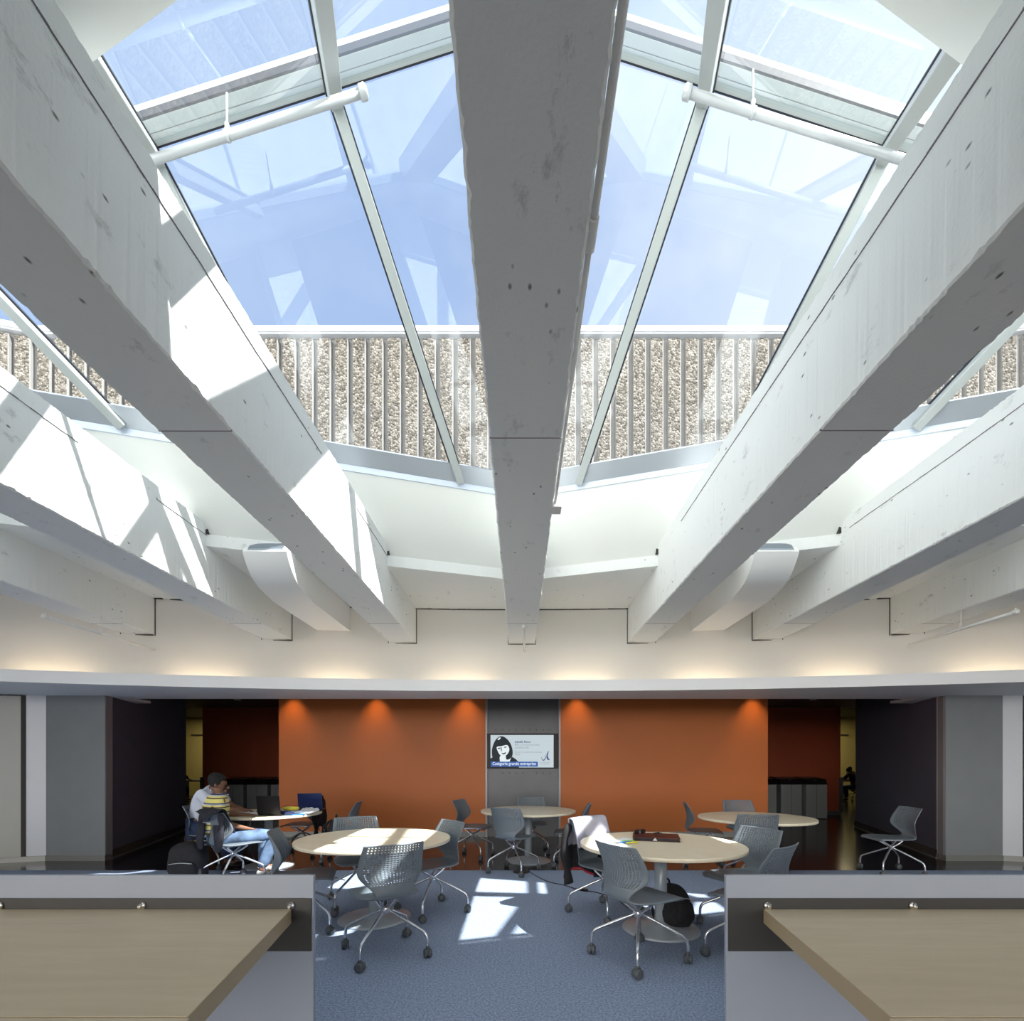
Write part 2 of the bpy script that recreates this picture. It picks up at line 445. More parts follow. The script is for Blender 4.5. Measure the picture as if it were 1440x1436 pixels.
# charcoal walls, grey columns, door panels left and right (mirror pairs with measured ends)
def wall_line(name, pts, th, z0, z1, m, side):
    """wall along plan polyline, thickened away from the room"""
    bm = bmesh.new()
    for a, b in zip(pts, pts[1:]):
        d = Vector((b[0]-a[0], b[1]-a[1])).normalized(); n = Vector((-d.y, d.x))*th*side
        prism(bm, [a, b, (b[0]+n.x, b[1]+n.y), (a[0]+n.x, a[1]+n.y)], z0, z1)
    return struct(obj(name, bm, m))
for s, nm, xn, xf, yf in ((-1, 'left', -6.01, -7.04, 10.2), (1, 'right', 6.146, 7.36, 10.6)):
    X = lambda v: s*v
    c0x, c1x = (5.97, 6.82) if s < 0 else (6.13, 6.95)
    wall_line('wall_charcoal_'+nm, [(xn, 7.12), (xf, yf)], .25, .13, 2.885, M['navy'], -s)
    wall_line('baseboard_charcoal_'+nm, [(xn-s*.012, 7.12), (xf-s*.012, yf+.03)], .24, 0, .13, M['gap'], -s)
    o = wall_line('trim_floor_line_'+nm, [(xn-s*.02, 7.12), (xf-s*.02, yf+.03)], .2, 0, .02, M['base'], -s)
    c = struct(obj('column_'+nm, B(min(X(c0x), X(c1x)), max(X(c0x), X(c1x)), 6.96, 7.09, .08, 2.38), M['colm']))
    # bevelled narrow return facing the passage
    bm = bmesh.new()
    prism(bm, [(X(c0x)-s*.004, 6.962), (xn-s*.004, 7.13), (xn+s*.3, 7.20), (X(c0x)+s*.2, 7.09)], .08, 2.38)
    struct(obj('trim_column_return_'+nm, bm, M['strip' if s < 0 else 'strip']))
    bm = bmesh.new()
    prism(bm, [(X(c1x), 6.945), (X(c0x)-s*.01, 6.945), (xn-s*.012, 7.125), (xn+s*.3, 7.2), (X(c1x), 7.2)], 0, .08)
    struct(obj('baseboard_column_'+nm, bm, M['base']))
    # pale strip then beige door panel, coming a little nearer
    a = (X(c1x), 6.975); b = (X(c1x+.24), 6.90); e = (X(7.85), 6.62); f = (X(11.0), 5.1)
    wall_line('trim_strip_'+nm, [a, b], .2, .075, 2.38, M['strip'], s)
    d = wall_line('door_'+('1' if s < 0 else '2'), [b, e], .2, .075, 2.36, M['beige'], s)
    wall_line('trim_door_edge_'+nm, [(b[0]+s*-.012, b[1]-.01), (b[0]+s*.03, b[1]-.03)], .05, .075, 2.37, M['gap'], s)
    wall_line('wall_side_'+nm, [e, f], .2, .075, 2.38, M['beige'], s)
    wall_line('baseboard_side_'+nm, [(a[0], a[1]-.02), (b[0], b[1]-.02), (e[0], e[1]-.02), (f[0], f[1]-.02)], .22, 0, .075, M['base'], s)
    struct(obj('wall_outer_'+nm, B(min(X(11.0), X(11.2)), max(X(11.0), X(11.2)), -5.6, 8, 0, 3.6), M['wallp']))
    # closes the passage behind the charcoal wall
    struct(obj('wall_block_'+nm, B(min(X(7.7), X(16)), max(X(7.7), X(16)), 7.9, 8.0, 0, 3.4), M['navy']))

# dark joint lines where the beams and slab meet the end wall
bm = bmesh.new()
for bx in BX[1:-1]:
    for sx in (-.197, .197):
        x = bx+sx; y = arc_y(x, 25.0)
        box(bm, x-.004, x+.004, y-.006, y+.02, 3.10, 3.6)
    y = arc_y(bx, 25.0)
    box(bm, bx-.197, bx+.197, y-.008, y+.02, 3.098, 3.106)
for x0, x1 in zip(XS, XS[1:]):
    for q in range(2):
        xa = x0+(x1-x0)*q/2; xb = x0+(x1-x0)*(q+1)/2; xm = (xa+xb)/2
        y = arc_y(xm, 25.0)
        box(bm, xa, xb, y-.01, y+.02, 3.588, 3.60)
struct(obj('trim_shadow_joint', bm, M['gap']))

# roof slab (far part and near part), rhombic skylight opening between
K = .92
SX, SY_, FS = 7.2, 3.69, 5.81                          # roof slab opening: side corners and far apex
SLS = (FS-SY_)/SX
CX, CY = 7.2*K, 3.69*K                                 # glazing base: side corners
FA = 5.81*K; NA = 1.50*K                               # far and near apex of the glazing base
SL = (FA-CY)/CX; SLN = (CY-NA)/CX
bm = bmesh.new()
def slab_pts(apex, r):
    return [(-11.2, CY), (-CX, CY), (.03, apex), (CX, CY), (11.2, CY)]
# rough front edge: split the opening sides and jitter
def rough(p, q, n, a):
    out = []
    for i in range(n):
        t = i/n; out.append((p[0]+(q[0]-p[0])*t+random.uniform(-a, a), p[1]+(q[1]-p[1])*t+random.uniform(-a, a)))
    return out
fp = [(-11.2, SY_)]+rough((-SX, SY_), (.03, FS), 120, .004)+rough((.03, FS), (SX, SY_), 120, .004)+[(11.2, SY_)]
prism(bm, fp+[(x, arc_y(x, 25.2)) for x in reversed(XS)], 3.60, 3.72)
struct(obj('ceiling_slab', bm, M['conc']))
bm = bmesh.new()
prism(bm, [(-11.2, SY_), (-SX, SY_), (-CX, CY), (.03, .78), (CX, CY), (SX, SY_), (11.2, SY_), (11.2, -5.5), (-11.2, -5.5)], 3.66, 3.78)
struct(obj('ceiling_near', bm, M['panel']))
bm = bmesh.new()                                       # unseen glazed rear front, added to let daylight in: posts and rails only
for k in range(10): box(bm, -11.2+k*2.489-.04, -11.2+k*2.489+.04, -5.56, -5.46, 0, 3.66)
for z in (.02, 3.62): box(bm, -11.2, 11.2, -5.55, -5.47, z-.02, z+.04)
struct(obj('window_5', bm, M['alu']))
struct(obj('floor_bounce_outside', B(-40, 40, -60, -5.6, -.25, -.13), M['roof']))  # unseen ground outside, added for the light it bounces into the room

# curb panels: far ones upright, near ones raked
ZC = CAM_Z+3.16*K
bm = bmesh.new()
for s in (-1, 1):
    extr(bm, [(.03, FS+.02, 3.72), (s*SX, SY_+.02, 3.72), (s*CX, CY, ZC), (.03, FA, ZC)], (0, .10, .08))
struct(obj('wall_curb_far', bm, M['panel']))
bm = bmesh.new()
for s in (-1, 1):
    extr(bm, [(.03, .80, 3.70), (s*CX, CY, 3.70), (s*CX, CY, ZC), (.03, NA, ZC)], (0, -.08, .05))
struct(obj('wall_curb_near', bm, M['panel']))
bm = bmesh.new()
for s in (-1, 1):
    a = Vector((.03, FA-.02, ZC)); b = Vector((s*CX, CY-.02, ZC)); z = Vector((0, 0, .078))
    extr(bm, [a, b, b+z, a+z], (0, .14, 0))
    extr(bm, [(.03, NA, ZC), (s*CX, CY, ZC), (s*CX, CY, ZC+.05), (.03, NA, ZC+.05)], (0, -.14, 0))
struct(obj('trim_flashing', bm, M['alu_blue']))

# ------------------------------------------------------------------ beams
def make_beam(bx, first):
    y1 = arc_y(bx, 25.0)+.03; y0 = -5.45
    N = 620; rnd = random.Random(int(bx*100)+5)
    prof = [(-.19, 3.83), (-.19, 3.715), (-.19, 3.122), (-.183, 3.115), (.183, 3.115), (.19, 3.122), (.19, 3.70), (.19, 3.83)]
    bm = bmesh.new(); rings = []
    steps = [y0+(y1-y0)*(i/N)**.75 for i in range(N+1)]
    j1 = j2 = 0
    for y in steps:
        j1 = .35*j1+rnd.gauss(0, .0016); j2 = .35*j2+rnd.gauss(0, .0016)
        c1 = abs(rnd.gauss(0, .0022)); c2 = abs(rnd.gauss(0, .0022))
        if rnd.random() < .06: c1 += .007
        if rnd.random() < .06: c2 += .007
        jit = [(0, 0), (.002, 0), (j1, c1), (j1+c1, 0), (-j2-c2, 0), (-j2, c2), (-.002, 0), (0, 0)]
        top = rnd.uniform(-.004, .004)
        ring = []
        for (x, z), (dx, dz) in zip(prof, jit):
            ring.append(bm.verts.new((bx+x+dx, y, z+dz+(top if z > 3.8 else 0))))
        rings.append(ring)
    for a, b in zip(rings, rings[1:]):
        for k in range(8):
            bm.faces.new((a[k], a[(k+1) % 8], b[(k+1) % 8], b[k]))
    bm.faces.new(rings[0][::-1]); bm.faces.new(rings[-1])
    o = obj('concrete_beam', bm, M['conc'])
    # long form-board line and a few cracks on each side
    b2 = bmesh.new()
    for s in (-1, 1):
        pts = []; z = 3.712
        for i in range(160):
            y = 0.2+(y1-.75)*(i/159); z += rnd.uniform(-.0015, .0015)+(3.712-z)*.05
            pts.append((bx+s*.190, y, z))
        for p, q in zip(pts, pts[1:]):
            w = rnd.uniform(.0006, .0030)
            if (int(p[1]*1.3+bx*7) % 6) == 0: continue
            box(b2, p[0]-.003, p[0]+.003, p[1], q[1], p[2]-w, p[2]+w)
    obj('form_joint', b2, M['gceil'], o)
    # pour joints across the underside
    b3 = bmesh.new()
    for y in (2.45+.1*rnd.random(), 5.9):
        box(b3, bx-.188, bx+.188, y, y+.004, 3.1125, 3.120)
    obj('pour_joint', b3, M['gceil'], o)
    return o
names = {0: 'concrete ceiling beam at the far left, just outside the picture', 1: 'leftmost visible white concrete beam, mostly below the roof slab',
         2: 'sunlit white concrete beam, second from the left edge', 3: 'big sunlit white concrete beam just left of the central beam',
         4: 'central white concrete beam running straight overhead above the screen', 5: 'big shaded white concrete beam just right of the central beam',
         6: 'white concrete beam, second from the right edge', 7: 'rightmost visible white concrete beam, above the lone chair',
         8: 'concrete ceiling beam at the far right, just outside the picture'}
for k, bx in enumerate(BX):
    tag(make_beam(bx, k == 0), names[k], 'beam', 'parallel concrete roof beams')
# black notches where the curb meets the beams
bm = bmesh.new()
for bx in BX[1:-1]:
    for s in (-1, 1):
        x = bx+s*.2; y = FS-SLS*abs(x)
        if y > 4: box(bm, x-.012, x+.012, y-.02, y+.02, 3.72, 3.83)
struct(obj('trim_notches', bm, M['gap']))

# ------------------------------------------------------------------ skylight
ZB = ZC+.078
APZ = CAM_Z+5.59*K
AP = Vector((.03, CY, APZ))
def ridge_pt(x): return Vector((x, CY, APZ-(APZ-ZB)*abs(x-.03)/CX))
def base_pt(x, far):
    return Vector((x, (FA-SL*abs(x-.03)) if far else (NA+SLN*abs(x-.03)), ZB))
stations = [(a*K, b*K) for a, b in ((-.69, -1.43), (-2.2, -2.81), (-3.82, -4.5), (-5.4, -5.95))]
stations_n = [(a*K, b*K) for a, b in ((-.80, -1.43), (-1.98, -2.81), (-3.5, -4.5), (-5.2, -5.95))]
wi = 0
for far in (True, False):
    for s in (-1, 1):
        wi += 1
        st = stations if far else stations_n
        base0 = base_pt(.03, far); corner = Vector((s*CX, CY, ZB))
        nrm = (corner-base0).cross(AP-base0).normalized()
        if nrm.z < 0: nrm = -nrm
        # bottom rail = root
        bm = bmesh.new()
        up = (AP-base0).normalized()
        e = (corner-base0).normalized(); inpl = nrm.cross(e).normalized()
        if inpl.z < 0: inpl = -inpl
        rw = .16 if far else .05
        bar(bm, base0+inpl*rw/2, corner+inpl*rw/2, nrm, rw, .06, .0)
        root = struct(obj('window_%d' % wi, bm, M['alu_dark'] if far else M['alu']),
                      '%s %s sloping glazed side of the rooflight' % ('far' if far else 'near', 'left' if s < 0 else 'right'), 'rooflight')
        xs = [(.03+s*.0, .03+s*.0)]+[(-b*s*1.0 if s > 0 else b, -t*s if s > 0 else t) for b, t in st]+[(s*CX, s*CX)]
        for (xb, xt) in xs[1:-1]:
            p = base_pt(xb, far); q = ridge_pt(xt)
            b2 = bmesh.new(); bar(b2, p, q-(q-p).normalized()*.05, nrm, .075 if far else .085, .10 if far else .12, -.03 if far else -.03)
            mo = obj('mullion', b2, M['alu'], root); bevel(mo, .004, 1)
            b3 = bmesh.new()
            for g in (-1, 1):
                t = (q-p).normalized(); sd = t.cross(nrm)
                bar(b3, p+sd*g*.045, q+sd*g*.045, nrm, .012, .02, .005)
            obj('gasket', b3, M['gasket'], mo)
        for (xb0, xt0), (xb1, xt1) in zip(xs, xs[1:]):
            p0, p1, q1, q0 = base_pt(xb0, far), base_pt(xb1, far), ridge_pt(xt1), ridge_pt(xt0)
            poly = [p0, p1, q1, q0] if (q1-p1).length > .05 else [p0, p1, q0]
            b4 = bmesh.new(); b4.faces.new([b4.verts.new(v+nrm*.02) for v in poly])
            bmesh.ops.recalc_face_normals(b4, faces=b4.faces)
            obj('window_pane', b4, M['glass'] if far else M['glass_haze'], root)
# hips over the central beam and the level-plan ridge across
bm = bmesh.new()
for far in (True, False):
    b0 = base_pt(.03, far)
    bar(bm, b0, AP, (0, 0, 1), .36, .16, .02)
struct(obj('trim_hip_beam', bm, M['alu']))
bm = bmesh.new(); bg = bmesh.new(); bl = bmesh.new()
for s in (-1, 1):
    c = Vector((s*CX, CY, ZB))
    for dy in (-.113, -.045):
        d = Vector((0, dy, 0))
        bar(bm, AP+d, c+d, (0, 0, 1), .062, .12, .055)
    for dy in (-.151, -.006):
        d = Vector((0, dy, 0))
        bar(bg, AP+d, c+d, (0, 0, 1), .016, .05, .025)
    d = Vector((0, -.079, 0)); bar(bm, AP+d, c+d, (0, 0, 1), .02, .08, .07)
r = struct(obj('trim_ridge', bm, M['alu']))
struct(obj('trim_ridge_gasket', bg, M['gasket']))

# suspended tubes below the ridge
def rod(p, q, r, cap_at, label, group, mtl, hang, hang_up, name='suspended_pipe'):
    p = Vector(p); q = Vector(q)
    t = thing(name, label, 'pipe', p, 0, group)
    bm = bmesh.new(); tube(bm, [p-p, q-p], r, 14); obj('pipe', bm, mtl, t)
    u = (q-p).normalized(); c = (q-p) if cap_at else Vector((0, 0, 0)); sg = 1 if cap_at else -1
    bm = bmesh.new(); tube(bm, [c-u*sg*.02, c-u*sg*.015, c+u*sg*.02, c+u*sg*.03], [r*1.1, r*1.5, r*1.5, r*.9], 14)
    ellipsoid(bm, c+Vector((0, 0, r*1.7)), (r*.5, r*.5, r*.9), seg=8)
    obj('end_cap', bm, mtl, t)
    for h in hang:
        o = (q-p)*h
        bm = bmesh.new(); tube(bm, [o+Vector((0, 0, r)), o+Vector((0, 0, hang_up))], .006, 6)
        tube(bm, [o-u*.012, o+u*.012], r*1.18, 12)
        tube(bm, [o+Vector((0, 0, r)), o+Vector((0, 0, r+.05))], .013, 8)
        obj('hanger', bm, mtl, t)
    return t
rod((-2.27, 2.92, CAM_Z+3.62), (-.95, 2.92, CAM_Z+4.045), .024, True,
    'grey pipe hung below the rooflight ridge, left of the central beam', 'pipes hung below the rooflight ridge', M['pipe'], [.38], .26)
rod((1.014, 2.92, CAM_Z+4.045), (2.42, 2.92, CAM_Z+3.605), .024, False,
    'grey pipe hung below the rooflight ridge, right of the central beam', 'pipes hung below the rooflight ridge', M['pipe'], [.28], .26)
# small pipes under three beams, in front of the end wall
for x, yn, lab in ((-4.86, 4.95, 'left'), (.045, 5.66, 'centre'), (4.92, 4.80, 'right')):
    z = CAM_Z+(1.49 if lab != 'centre' else 1.585)
    rod((x, yn, z), (x+.02, arc_y(x, 25)-.02-(.25 if lab == 'right' else 0), z), .016, False,
        {'left': 'thin white pipe hung under the leftmost visible beam', 'centre': 'thin white pipe hung under the central beam end, above the screen',
         'right': 'thin white pipe hung under the rightmost visible beam'}[lab], 'thin pipes hung under beams', M['pipew'], [.45], .20 if lab != 'centre' else .11, 'sprinkler_pipe')
# conduit along the central beam
t = thing('electrical_conduit', 'white conduit running along the right side of the central beam', 'conduit', (.235, 0, 3.15))
bm = bmesh.new(); tube(bm, [(0.005, -3, .03), (.005, 1.6, .03)], .013, 10); tube(bm, [(0.002, 1.6, .03), (0, 3.22, .005)], .011, 10); obj('conduit_pipe', bm, M['pipew'], t)
bm = bmesh.new(); tube(bm, [(0.004, 1.56, .03), (.004, 1.66, .03)], .018, 10); obj('coupling', bm, M['pipew'], t)
bevel(obj('junction_box', B(-.025, .045, 3.22, 3.32, -.03, .045), M['pipew'], t), .004)

# ------------------------------------------------------------------ supply ducts
def make_duct(x0, x1, label):
    t = thing('air_duct', label, 'duct', ((x0+x1)/2, 6.0, 3.28), 0, 'curved supply air ducts')
    w = (x1-x0)/2
    yw = arc_y((x0+x1)/2, 25)-6.0+.03
    low = catmull([(-.44, -.02), (-.78, .04), (-.93, .12), (-1.02, .215), (-1.07, .29)], 6)
    low = [(p[0], p[1]) for p in [Vector((a.x, a.y)) for a in low]]
    prof = [(yw, -.02)]+low+[(-.965, .43), (-.955, .315), (yw, .315)]
    bm = bmesh.new()
    a = [bm.verts.new((-w, y, z)) for y, z in prof]; b = [bm.verts.new((w, y, z)) for y, z in prof]
    bm.faces.new(a); bm.faces.new(b[::-1]); n = len(prof)
    for i in range(n):
        j = (i+1) % n; bm.faces.new((a[i], b[i], b[j], a[j]))
    smooth_by_angle(obj('duct_body', bm, M['duct'], t), 30)
    p = Vector((0, -1.07, .29)); q = Vector((0, -.965, .43)); u = (q-p).normalized(); n = Vector((0, -u.z, u.y))
    bm = bmesh.new()
    bar(bm, Vector((-w*.80, 0, 0))+p+u*.088, Vector((w*.80, 0, 0))+p+u*.088, n, .12, .012, .0)
    g = obj('grille', bm, M['grille'], t)
    bm = bmesh.new()
    for k in range(9):
        c = p+u*(.045+.011*k)
        bar(bm, Vector((-w*.8, 0, 0))+c, Vector((w*.8, 0, 0))+c, n, .003, .004, .008)
    obj('slat', bm, M['alu_dark'], g)
    bm = bmesh.new(); box(bm, -w-.012, w+.012, -.5, -.45, -.025, .42)
    return t
make_duct(-2.83, -2.38, 'white curved air duct with a grille mouth, left of centre')
make_duct(2.40, 2.85, 'white curved air duct with a grille mouth, right of centre')

# ------------------------------------------------------------------ cove lights, downlights
for k, x in enumerate((-5.92, -4.20, -2.53, -.82, .86, 2.55, 4.25, 5.96)):
    y = arc_y(x, 24.80); ang = -math.asin(x/24.8)
    where = ['outer left end of the ledge', 'ledge below the leftmost visible beam, on its right', 'ledge below the left air duct', 'ledge just left of the screen',
             'ledge just right of the screen', 'ledge below the right air duct', 'ledge below the rightmost visible beam, on its left', 'outer right end of the ledge'][k]
    t = thing('cove_light', 'warm fluorescent cove light glowing above the '+where, 'cove light', (x, y, 2.42), ang, 'cove lights behind the ledge')
    bevel(obj('housing', B(-.45, .45, -.04, .04, 0, .035), M['duct'], t), .004)
    bm = bmesh.new(); tube(bm, [(-.42, 0, .052), (.42, 0, .052)], .014, 10); obj('lamp_tube', bm, M['lamp'], t)
def spot(loc, power, size, blend, col=(1, .72, .45), rot=(0, 0, 0)):
    l = bpy.data.lights.new('spot', 'SPOT'); l.energy = power; l.spot_size = R(size); l.spot_blend = blend; l.color = col
    l.shadow_soft_size = .04
    o = bpy.data.objects.new('spot_lamp', l); C.objects.link(o); o.location = loc; o.rotation_euler = rot; return o
for k, x in enumerate((-4.30, -2.72, -1.02, 1.09, 4.42)):
    t = thing('downlight', 'recessed downlight washing the orange wall, ' + ['at its left end', 'at the middle of its left half', 'just left of the screen panel', 'just right of the screen panel', 'at its right end'][k], 'downlight', (x, 8.93, 2.885), 0, 'downlights in front of the orange wall')
    bm = bmesh.new(); lathe(bm, [(.07, -.012), (.075, 0), (.05, .0), (.045, -.012)], 20); obj('bezel', bm, M['duct'], t)
    bm = bmesh.new(); lathe(bm, [(.044, -.008), (.044, -.002)], 16); obj('lens', bm, M['dlamp'], t)
    s = spot((x, 8.93, 2.86), 26, 75, 1.0, (1, .62, .33), (R(14), 0, 0)); s.parent = None
for k, x in enumerate((-6.6, 6.85)):
    t = thing('downlight', 'recessed downlight in the ceiling over the waste bins, on the ' + ('left' if k == 0 else 'right'), 'downlight', (x, 11.3, 2.885), 0, 'downlights over the waste bins')
    bm = bmesh.new(); lathe(bm, [(.07, -.012), (.075, 0), (.05, .0), (.045, -.012)], 20); obj('bezel', bm, M['duct'], t)
    bm = bmesh.new(); lathe(bm, [(.044, -.008), (.044, -.002)], 16); obj('lens', bm, M['dlamp'], t)

# ------------------------------------------------------------------ outside: ribbed concrete wall
def ribbed(p, q, z0, z1, pitch, ribw, depth, namev, lab):
    """outdoor wall along plan line p->q facing -Y side; one mesh with flat grooves and raised ribs"""
    p = Vector((p[0], p[1], 0)); q = Vector((q[0], q[1], 0)); u = (q-p).normalized(); n = Vector((u.y, -u.x, 0))
    if n.y > 0: n = -n
    L = (q-p).length; k = int(L/pitch)
    bm = bmesh.new()
    def bx(a, b, d0, d1, za, zb, mi):
        vs = [p+u*x+n*d+Vector((0, 0, z)) for x in (a, b) for d in (d0, d1) for z in (za, zb)]
        v = [bm.verts.new(c) for c in vs]
        for f in ((0, 1, 3, 2), (4, 6, 7, 5), (0, 4, 5, 1), (2, 3, 7, 6), (0, 2, 6, 4), (1, 5, 7, 3)):
            bm.faces.new([v[i] for i in f]).material_index = mi
    bx(0, L, -.4, 0, z0, z1, 0)
    for i in range(k):
        a = i*pitch+.03
        # rib body smooth, front face aggregate slab inset from the edge
        bx(a, a+ribw, 0, depth, z0, z1-.10-random.uniform(0, .02), 0)
        bx(a+.004, a+ribw-.022, depth, depth+.008, z0, z1-.11, 1)
    o = struct(obj(namev, bm, [M['groove'], M['agg']]), lab, 'wall')
    b2 = bmesh.new(); bm = b2
    bx(-.05, L+.05, -.5, .16, z1, z1+.11, 0)
    bx(-.05, L+.05, -.5, .13, z1-.035, z1, 0)
    struct(obj(namev.replace('wall', 'trim_coping'), b2, M['coping']))
    return o
ZT = CAM_Z+8.78
ribbed((-9.9, 10.0), (9.85, 10.0), 4.2, ZT, .3585, .262, .11, 'wall_ribbed_centre', 'ribbed aggregate concrete wall outside the rooflight')
ribbed((-15.5, 8.55), (-9.9, 10.0), 4.2, ZT, .3585, .262, .11, 'wall_ribbed_left', 'ribbed aggregate concrete wall outside, angled left part')
ribbed((9.85, 10.0), (15.5, 8.55), 4.2, ZT, .3585, .262, .11, 'wall_ribbed_right', 'ribbed aggregate concrete wall outside, angled right part')
bm = bmesh.new(); prism(bm, [(-16, 5.95), (16, 5.95), (16, 10.4), (-16, 10.4)], 4.1, 4.2); struct(obj('roof_leak_stop', bm, M['roof']))  # unseen roof deck, added to stop light leaking in underneath

# ------------------------------------------------------------------ chair
def chair_spine():
    #      y,    z,    halfwidth, edge forward, edge up
    return [(.255, .432, .175, 0, -.004), (.225, .452, .222, 0, .0), (.10, .452, .236, 0, .008), (-.05, .446, .225, 0, .012), (-.15, .446, .190, 0, .012),
            (-.205, .456, .150, .01, .010), (-.232, .488, .128, .02, .0), (-.232, .535, .158, .045, 0), (-.220, .590, .212, .075, 0), (-.212, .640, .234, .085, 0),
            (-.218, .700, .231, .075, 0), (-.236, .770, .224, .055, 0), (-.262, .845, .213, .035, 0)]
SP = chair_spine()
def spine_at(t):
    """t in [0, 12] along control rows, Catmull-Rom"""
    i = min(int(t), len(SP)-2); f = t-i
    g = lambda k: SP[max(0, min(len(SP)-1, k))]
    a, b, c, d = g(i-1), g(i), g(i+1), g(i+2)
    return [.5*((2*q)+(r_-p)*f+(2*p-5*q+4*r_-s)*f*f+(-p+3*q-3*r_+s)*f**3) for p, q, r_, s in zip(a, b, c, d)]
def shell_pt(u, t):
    y, z, w, ef, eu = spine_at(t)
    return Vector((u*w, y+ef*abs(u)**2.0, z+eu*u*u))
def shell_mesh(us, ts, holes):
    bm = bmesh.new()
    vs = [[bm.verts.new(shell_pt(u, t)) for t in ts] for u in us]
    for i in range(len(us)-1):
        for j in range(len(ts)-1):
            if holes and holes(i, j): continue
            f = bm.faces.new((vs[i][j], vs[i+1][j], vs[i+1][j+1], vs[i][j+1])); f.smooth = True
    bmesh.ops.recalc_face_normals(bm, faces=bm.faces)
    return bm
def make_chair():
    t = thing('office_chair', 'x', 'chair')
    us = [-1+2*i/14 for i in range(15)]
    ts = [5.6*i/22 for i in range(23)]
    s = obj('seat', shell_mesh(us, ts, None), M['chair'], t)
    so = s.modifiers.new('solid', 'SOLIDIFY'); so.thickness = .012; so.offset = 0
    # backrest with punched holes
    nc, nr = 17, 20
    us = [-1, -.93, -.87]
    for i in range(nc):
        a = -.82+1.64*i/(nc-1)
        us += [a-.024, a+.024]
    us += [.87, .93, 1]
    ts = [5.3, 5.7, 6.1, 6.5, 6.9, 7.2]
    t0 = len(ts)
    for j in range(nr):
        a = 7.45+4.25*j/(nr-1)
        hw = .048 if j < nr-5 else .068
        ts += [a-hw, a+hw]
    ts += [11.85, 12]
    def holes(i, j):
        return 3 <= i <= 3+2*(nc-1) and (i-3) % 2 == 0 and t0 <= j <= t0+2*(nr-1) and (j-t0) % 2 == 0
    b = obj('backrest', shell_mesh(us, ts, holes), M['chair'], t)
    so = b.modifiers.new('solid', 'SOLIDIFY'); so.thickness = .009; so.offset = 0
    # hub
    bm = bmesh.new(); box(bm, -.07, .07, -.10, .14, .418, .440); tube(bm, [(0, 0, .30), (0, 0, .345)], .030, 12)
    bevel(obj('leg_hub', bm, M['chrome'], t), .004)
    for sx in (-1, 1):
        for sy in (-1, 1):
            bm = bmesh.new()
            path = catmull([(sx*.055, -sy*.125+.02, .424), (sx*.045, -sy*.07+.01, .38), (sx*.026, sy*.012, .325), (sx*.075, sy*.075, .285),
                            (sx*.19, sy*.19, .205), (sx*.226, sy*.226, .175), (sx*.238, sy*.238, .135), (sx*.240, sy*.240, .075)], 5)
            tube(bm, path, .0115, 9)
            lg = obj('leg', bm, M['chrome'], t)
            bm = bmesh.new(); cx, cy = sx*.24, sy*.24
            a = random.Random(sx*3+sy).uniform(0, PI)
            M4 = Matrix.Translation((cx, cy, 0)) @ Matrix.Rotation(a, 4, 'Z')
            for w in (-1, 1):
                rings = [(.0, w*.004), (.030, w*.004), (.033, w*.009), (.033, w*.022), (.026, w*.028), (0.004, w*.029)]
                n0 = set(bm.verts)
                lathe(bm, rings, 16, (0, 0, .0335), axis='X')
                for v in set(bm.verts)-n0: v.co = M4 @ v.co
            n0 = set(bm.verts)
            lathe(bm, [(.012, .055), (.014, .075), (.012, .085)], 10)
            ellipsoid(bm, (0, 0, .045), (.012, .034, .028), seg=10)
            for v in set(bm.verts)-n0: v.co = M4 @ v.co
            obj('caster', bm, M['wheel'], lg)
    return t
chairs = [
 (-1.00, 3.60, 31, 'grey perforated chair in front of the sunlit left table, back to viewer'),
 (-1.63, 4.88, 205, 'grey chair on the far side of the left front table, facing the viewer'),
 (-.83, 4.60, 130, 'grey chair at the right side of the left front table, turned left'),
 (-1.86, 4.14, -73, 'grey chair at the left side of the left front table, half hidden by the partition'),
 (-3.42, 5.78, -32, 'grey chair with a dark jacket on its back, under the man in the striped polo'),
 (-4.20, 6.55, -85, 'chair of the man in the white shirt'),
 (-2.58, 7.05, 98, 'grey chair at the right side of the laptop table, against the orange wall'),
 (-3.40, 7.55, 95, 'grey chair behind the laptop table with a black coat over it'),
 (-.72, 7.30, -108, 'grey chair at the left of the small table under the screen'),
 (-.08, 6.27, -28, 'grey chair in front of the table under the screen, back to the viewer'),
 (.19, 7.72, 182, 'grey chair behind the table under the screen, facing the viewer'),
 (.73, 6.72, 82, 'grey chair at the right of the table under the screen, seen from the side'),
 (.86, 3.50, -60, 'grey perforated chair in front of the binder table, back to viewer'),
 (.80, 4.55, 219, 'grey chair with a pale grey jacket at the table with the red binder'),
 (1.90, 4.13, 115, 'farther of the two chairs at the right of the binder table'),
 (1.70, 3.52, 40, 'nearer of the two chairs at the right of the binder table'),
 (2.58, 6.82, -105, 'grey chair at the left of the far right table, seen from the side'),
 (3.28, 7.10, 178, 'grey chair behind the far right table, facing the viewer'),
 (2.66, 5.55, -8, 'grey chair in front of the far right table, back to the viewer'),
 (4.76, 6.20, 84, 'lone grey chair facing left beside the charcoal wall on the right'),
]
c0 = make_chair()
for i, (x, y, a, lab) in enumerate(chairs):
    c = c0 if i == 0 else copy_tree(c0)
    c.location = (x, y, .0); c.rotation_euler = (0, 0, R(a)); c['label'] = lab; c['group'] = 'grey perforated office chairs'

